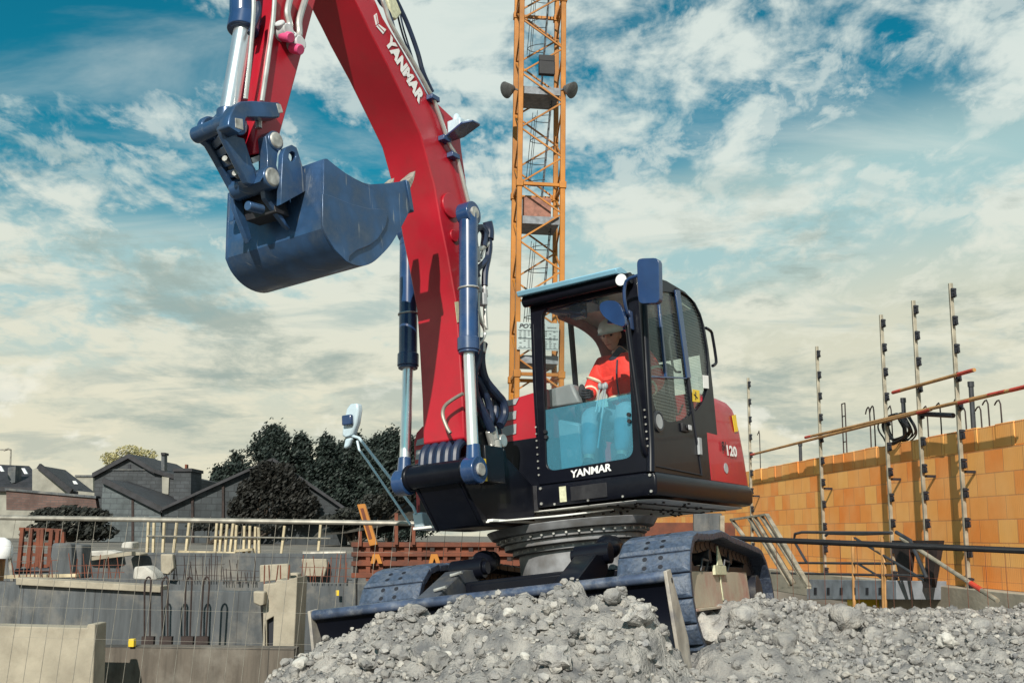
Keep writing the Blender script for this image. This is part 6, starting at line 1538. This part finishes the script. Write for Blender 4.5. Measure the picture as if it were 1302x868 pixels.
def conifer(px0, px1, ptop, pbase, Y, seed, lb):
    rg_ = random.Random(seed); a = at((px0 + px1) / 2, pbase, Y); t = at((px0 + px1) / 2, ptop, Y); w = at(px1, pbase, Y).x - at(px0, pbase, Y).x
    zb = .46; H_ = t.z - zb; root = empty('conifer_tree', (a.x, Y, zb)); tag(root, lb, 'tree', 'dark conifers behind the barn')
    b = MB(); b.cyl((a.x, Y, zb), (a.x, Y, zb + H_ * .92), .22, .03, n=8); limbs = []
    for k in range(130):
        u = rg_.uniform(.05, .98); r = w * .86 * (1 - u) ** .8 * rg_.uniform(.45, 1.15) + .10; ang = rg_.uniform(0, 6.28)
        p0 = V((a.x, Y, zb + H_ * u)); p1 = p0 + V((math.cos(ang) * r, math.sin(ang) * r, r * rg_.uniform(.0, .55))); b.cyl(p0, p1, .05, .015, n=4, cap=False); limbs.append((p0, p1, r))
    b.build('trunk', LM['bark'], root)
    b = MB()
    for p0, p1, r in limbs:
        n = int(40 + 95 * r)
        for i in range(n):
            t_ = rg_.uniform(.15, 1.05) ** .8; c = p0.lerp(p1, t_); sp = .10 + .30 * (1 - abs(t_ - .55)); leaf(b, c + V((rg_.gauss(0, sp * .6), rg_.gauss(0, sp * .6), rg_.gauss(0, sp * .7))), .15, rg_)
    b.build('crown', LM['conifer'], root, smooth=False)
conifer(286, 396, 544, 690, 72, 1, 'dark bushy conifer furthest left, rising directly over the ivy on the barn')
conifer(384, 436, 556, 690, 74, 2, 'dark conifer with a ragged top just right of the leftmost one'); conifer(418, 474, 552, 690, 76, 3, 'dark conifer in the middle of the row, behind the white mirror'); conifer(464, 522, 548, 690, 73, 4, 'dark conifer nearest the excavator boom'); conifer(500, 545, 560, 690, 78, 5, 'dark conifer half hidden by the red boom cylinder side')
conifer(344, 410, 556, 690, 73, 11, 'dark conifer standing between the ivy peak and the next conifer'); conifer(448, 500, 556, 690, 75, 12, 'dark conifer close behind the white mirror head'); conifer(404, 452, 566, 690, 79, 13, 'lower dark conifer in the gap left of the white mirror')
conifer(262, 282, 598, 690, 80, 6, 'tiny far conifer tip above the barn verge'); conifer(276, 312, 578, 690, 80, 7, 'small conifer left of the big bushy one')
def bush(name, blobs, Y, m, n, ls, seed, lb, cat, trunk=True):
    rg_ = random.Random(seed); c0_ = at(blobs[0][0], 690, Y); root = empty(name, (c0_.x, Y, .46)); tag(root, lb, cat); b = MB()
    for px, py, rx, ry in blobs:
        c = at(px, py, Y); sx = rx / F * Y; sz = ry / F * Y
        for i in range(n):
            d = V((rg_.gauss(0, 1), rg_.gauss(0, 1), rg_.gauss(0, 1))).normalized() * rg_.uniform(.2, 1) ** .45; k = 1 + .28 * noise.noise(d * 2.3 + V((px, 0, 0)))
            leaf(b, c + V((d.x * sx * k, d.y * min(sx, 1.2) * k, d.z * sz * k)), ls, rg_)
    b.build('foliage', LM[m], root, smooth=False)
    b = MB(); 
    for px, py, rx, ry in blobs:
        c = at(px, py, Y); b.cyl((c0_.x, Y, .46), c, .08, .03, n=5)
    b.build('stems', LM['bark'], root)
bush('ivy', [(318, 622, 16, 14), (338, 606, 20, 20), (358, 612, 20, 24), (376, 630, 18, 22), (340, 642, 40, 26), (386, 646, 20, 20), (304, 648, 14, 18)], 49.4, 'ivy', 1500, .12, 1, 'dark leafy ivy swallowing the peak of the barn gable', 'ivy')
bush('blossom_tree', [(142, 582, 14, 8), (165, 573, 18, 7), (187, 579, 14, 8), (155, 588, 20, 10)], 75, 'blossom', 420, .11, 2, 'pale blossoming tree showing over the roof of the brick house', 'tree')
bush('dark_bush', [(88, 652, 30, 9), (60, 655, 18, 9), (118, 657, 22, 11), (95, 668, 42, 12), (60, 676, 30, 10), (118, 676, 30, 10)], 47, 'bush', 900, .14, 3, 'low black bush in front of the pinkish garden wall', 'bush')
b = MB(); pr = [(395, 668), (420, 655), (440, 650), (470, 640), (500, 622), (530, 610), (600, 606), (640, 640), (660, 690)]
rings = []
for k in range(7):
    Y = 44 + k * 1.6; sc_ = math.sin((k + .4) / 6.8 * math.pi) ** .5; rings.append([V((at(px, py, 44).x + .25 * noise.noise(V((px * .1, k, 0))), Y, .40 + (at(px, py, 44).z - .46) * sc_ * (1 + .12 * noise.noise(V((px * .05, k * .7, 3)))))) for px, py in pr])
b.sheet(rings); tag(b.build('bank', MG['earth'], angle=180), kind='structure')
bush('hedge', [(450, 655, 26, 10), (480, 642, 24, 14), (510, 628, 22, 12), (430, 662, 26, 8), (540, 622, 24, 12)], 44.5, 'bush', 1100, .12, 5, 'dark ivy hedge running along the earth bank below the conifers', 'hedge')
bush('shrub', [(265, 668, 26, 6), (330, 668, 30, 7), (300, 663, 14, 6)], 46, 'bush', 500, .12, 6, 'dark scrub at the foot of the barn wall', 'shrub')

# ================================================================== SKY, SUN, CAMERA
w = bpy.data.worlds.new('World'); scene.world = w; w.use_nodes = True
nt = w.node_tree; N_ = nt.nodes; L = nt.links; bg = N_['Background']
SUN_AZ, SUN_EL = R(12), R(34)                     # degrees left of straight behind the camera
sdir = V((-math.sin(SUN_AZ) * math.cos(SUN_EL), -math.cos(SUN_AZ) * math.cos(SUN_EL), math.sin(SUN_EL)))
sky = N_.new('ShaderNodeTexSky'); sky.sky_type = 'NISHITA'; sky.sun_disc = False; sky.sun_elevation = SUN_EL; sky.sun_rotation = math.atan2(sdir.x, sdir.y); sky.air_density = 1.0; sky.dust_density = .6; sky.ozone_density = 2.0
tc = N_.new('ShaderNodeTexCoord'); sp = N_.new('ShaderNodeSeparateXYZ'); L.new(tc.outputs['Generated'], sp.inputs[0])
def mth(op, a, b=None, clamp=False):
    n = N_.new('ShaderNodeMath'); n.operation = op; n.use_clamp = clamp
    for i, x in enumerate((a, b)):
        if x is None: continue
        if isinstance(x, (int, float)): n.inputs[i].default_value = x
        else: L.new(x, n.inputs[i])
    return n.outputs[0]
def mixc(f, a, b, mode='MIX'):
    n = N_.new('ShaderNodeMix'); n.data_type = 'RGBA'; n.blend_type = mode
    for i, x in ((0, f), (6, a), (7, b)):
        if isinstance(x, (int, float)): n.inputs[i].default_value = x
        elif isinstance(x, tuple): n.inputs[i].default_value = (*x, 1)
        else: L.new(x, n.inputs[i])
    return n.outputs[2]
def mrange(x, a, b, c=0, d=1, st=True):
    n = N_.new('ShaderNodeMapRange'); n.interpolation_type = 'SMOOTHSTEP' if st else 'LINEAR'
    for i, q in enumerate((x, a, b, c, d)):
        if isinstance(q, (int, float)): n.inputs[i].default_value = q
        else: L.new(q, n.inputs[i])
    return n.outputs[0]
Z = mth('MAXIMUM', sp.outputs['Z'], 0.0)
den = mth('ADD', Z, .22)
cmb = N_.new('ShaderNodeCombineXYZ'); L.new(mth('DIVIDE', sp.outputs['X'], den), cmb.inputs['X']); L.new(mth('DIVIDE', sp.outputs['Y'], den), cmb.inputs['Y'])
def nz(vec, scale, detail, rough, seed, dist=0.0, stretch=(1, 1, 1), rot=0.0):
    mp = N_.new('ShaderNodeMapping'); mp.inputs['Location'].default_value = (seed, seed * .7, seed * .3); mp.inputs['Scale'].default_value = stretch; mp.inputs['Rotation'].default_value = (0, 0, rot); L.new(vec, mp.inputs['Vector'])
    n = N_.new('ShaderNodeTexNoise'); n.inputs['Scale'].default_value = scale; n.inputs['Detail'].default_value = detail; n.inputs['Roughness'].default_value = rough; n.inputs['Distortion'].default_value = dist; L.new(mp.outputs[0], n.inputs['Vector']); return n.outputs['Fac']
S = .085                                          # background strength
def k(c): return tuple(v / S for v in c)
teal = mixc(1.0, sky.outputs[0], (.050, .92, .86), 'MULTIPLY')
X_ = mth('DIVIDE', sp.outputs['X'], mth('MAXIMUM', sp.outputs['Y'], .05))
side = mth('MULTIPLY', mrange(X_, -.20, .45), .10)                        # the blue reaches lower on the right
hz_ = mrange(mth('SUBTRACT', Z, side), .43, .02)
base = mixc(mrange(hz_, .18, .78), teal, k((.64, .64, .51)))
base = mixc(mth('MULTIPLY', mrange(hz_, .25, .5), mrange(hz_, .95, .6)), base, k((.36, .55, .56)))
cm2 = N_.new('ShaderNodeCombineXYZ'); L.new(X_, cm2.inputs['X']); L.new(mth('MULTIPLY', sp.outputs['Z'], 1.9), cm2.inputs['Y'])
big = nz(cmb.outputs[0], 1.3, 4, .5, 3.3, .4, (1, .8, 1), .6); puff = nz(cmb.outputs[0], 8.5, 9, .60, 1.7, .25, (1, .7, 1), .5); mid = nz(cmb.outputs[0], 3.2, 7, .58, 6.4, .5, (.8, 1.2, 1), -.4)
veil = nz(cmb.outputs[0], 1.7, 7, .60, 8.1, 1.0, (.5, 1.7, 1), -.6)
leftclear = mth('MULTIPLY', mrange(X_, -.16, -.42), mrange(Z, .26, .42))
sel = mth('ADD', mth('ADD', mth('MULTIPLY', big, .55), mth('MULTIPLY', puff, .40)), mth('MULTIPLY', mid, .42))
sel = mth('SUBTRACT', sel, mth('MULTIPLY', leftclear, .13))
sel = mth('ADD', sel, mth('MULTIPLY', mrange(Z, .36, .14), .05))
cov = mrange(sel, .655, .765)
puff2 = nz(cmb.outputs[0], 13.0, 8, .62, 9.4, .3, (1, .62, 1), .5)
cov = mth('MAXIMUM', cov, mth('MULTIPLY', mth('MULTIPLY', mrange(puff2, .47, .64), .72), mrange(mth('SUBTRACT', sel, mth('MULTIPLY', leftclear, .08)), .54, .67)))
cov = mth('MAXIMUM', cov, mth('MULTIPLY', mrange(veil, .48, .74), .45))
lit = mixc(mrange(Z, .02, .40), k((.74, .70, .53)), k((.68, .75, .70)))
dark = mixc(mrange(Z, .05, .35), k((.36, .42, .38)), k((.24, .44, .48)))
# grey bellies: lower clouds have more of them
shade = nz(cmb.outputs[0], 3.0, 8, .60, 15.2, .5, (.75, 1.4, 1), .25)
dsel = mth('MULTIPLY', mrange(shade, .50, .64), mrange(Z, .45, .20, .25, .8))
cc_ = mixc(mth('MULTIPLY', dsel, .8), lit, dark)
col = mixc(mth('MULTIPLY', cov, .95), base, cc_)
low = nz(cm2.outputs[0], 5.0, 10, .66, 41.3, .25, (.8, 1.5, 1))
col = mixc(mth('MULTIPLY', mth('MULTIPLY', mrange(low, .50, .66), mrange(Z, .36, .24)), .8), col, k((.30, .38, .35)))
white = mth('MULTIPLY', mrange(nz(cm2.outputs[0], 9.0, 9, .55, 31.4, .2), .58, .66), mrange(Z, .20, .08)); col = mixc(mth('MULTIPLY', white, .7), col, k((.88, .87, .76)))
# grey ground side of the dome
col = mixc(mrange(sp.outputs['Z'], 0.0, -.06), col, k((.16, .15, .13)))
L.new(col, bg.inputs['Color']); bg.inputs['Strength'].default_value = S
sl = bpy.data.lights.new('sun', 'SUN'); sl.energy = 5.0; sl.angle = R(.53); sl.color = (1.0, .93, .82)
so = bpy.data.objects.new('sun', sl); COL.objects.link(so); so.rotation_euler = sdir.to_track_quat('Z', 'Y').to_euler()
cam = bpy.data.cameras.new('camera'); co = bpy.data.objects.new('camera', cam); COL.objects.link(co)
cam.sensor_fit = 'HORIZONTAL'; cam.sensor_width = 36; cam.lens = 36 * F / 1302; cam.clip_end = 3000; cam.clip_start = .05
mw = Matrix((M.col[0], -M.col[1], -M.col[2])).transposed().to_4x4(); mw.translation = CAM; co.matrix_world = mw
scene.camera = co
vs_ = scene.view_settings; vs_.view_transform = 'Standard'; vs_.look = 'None'; vs_.gamma = 1; vs_.use_curve_mapping = False; vs_.exposure = 0.10
scene.render.resolution_x, scene.render.resolution_y = 1024, 682
scene.cycles.max_bounces = 8; scene.cycles.transparent_max_bounces = 16; scene.cycles.use_denoising = True
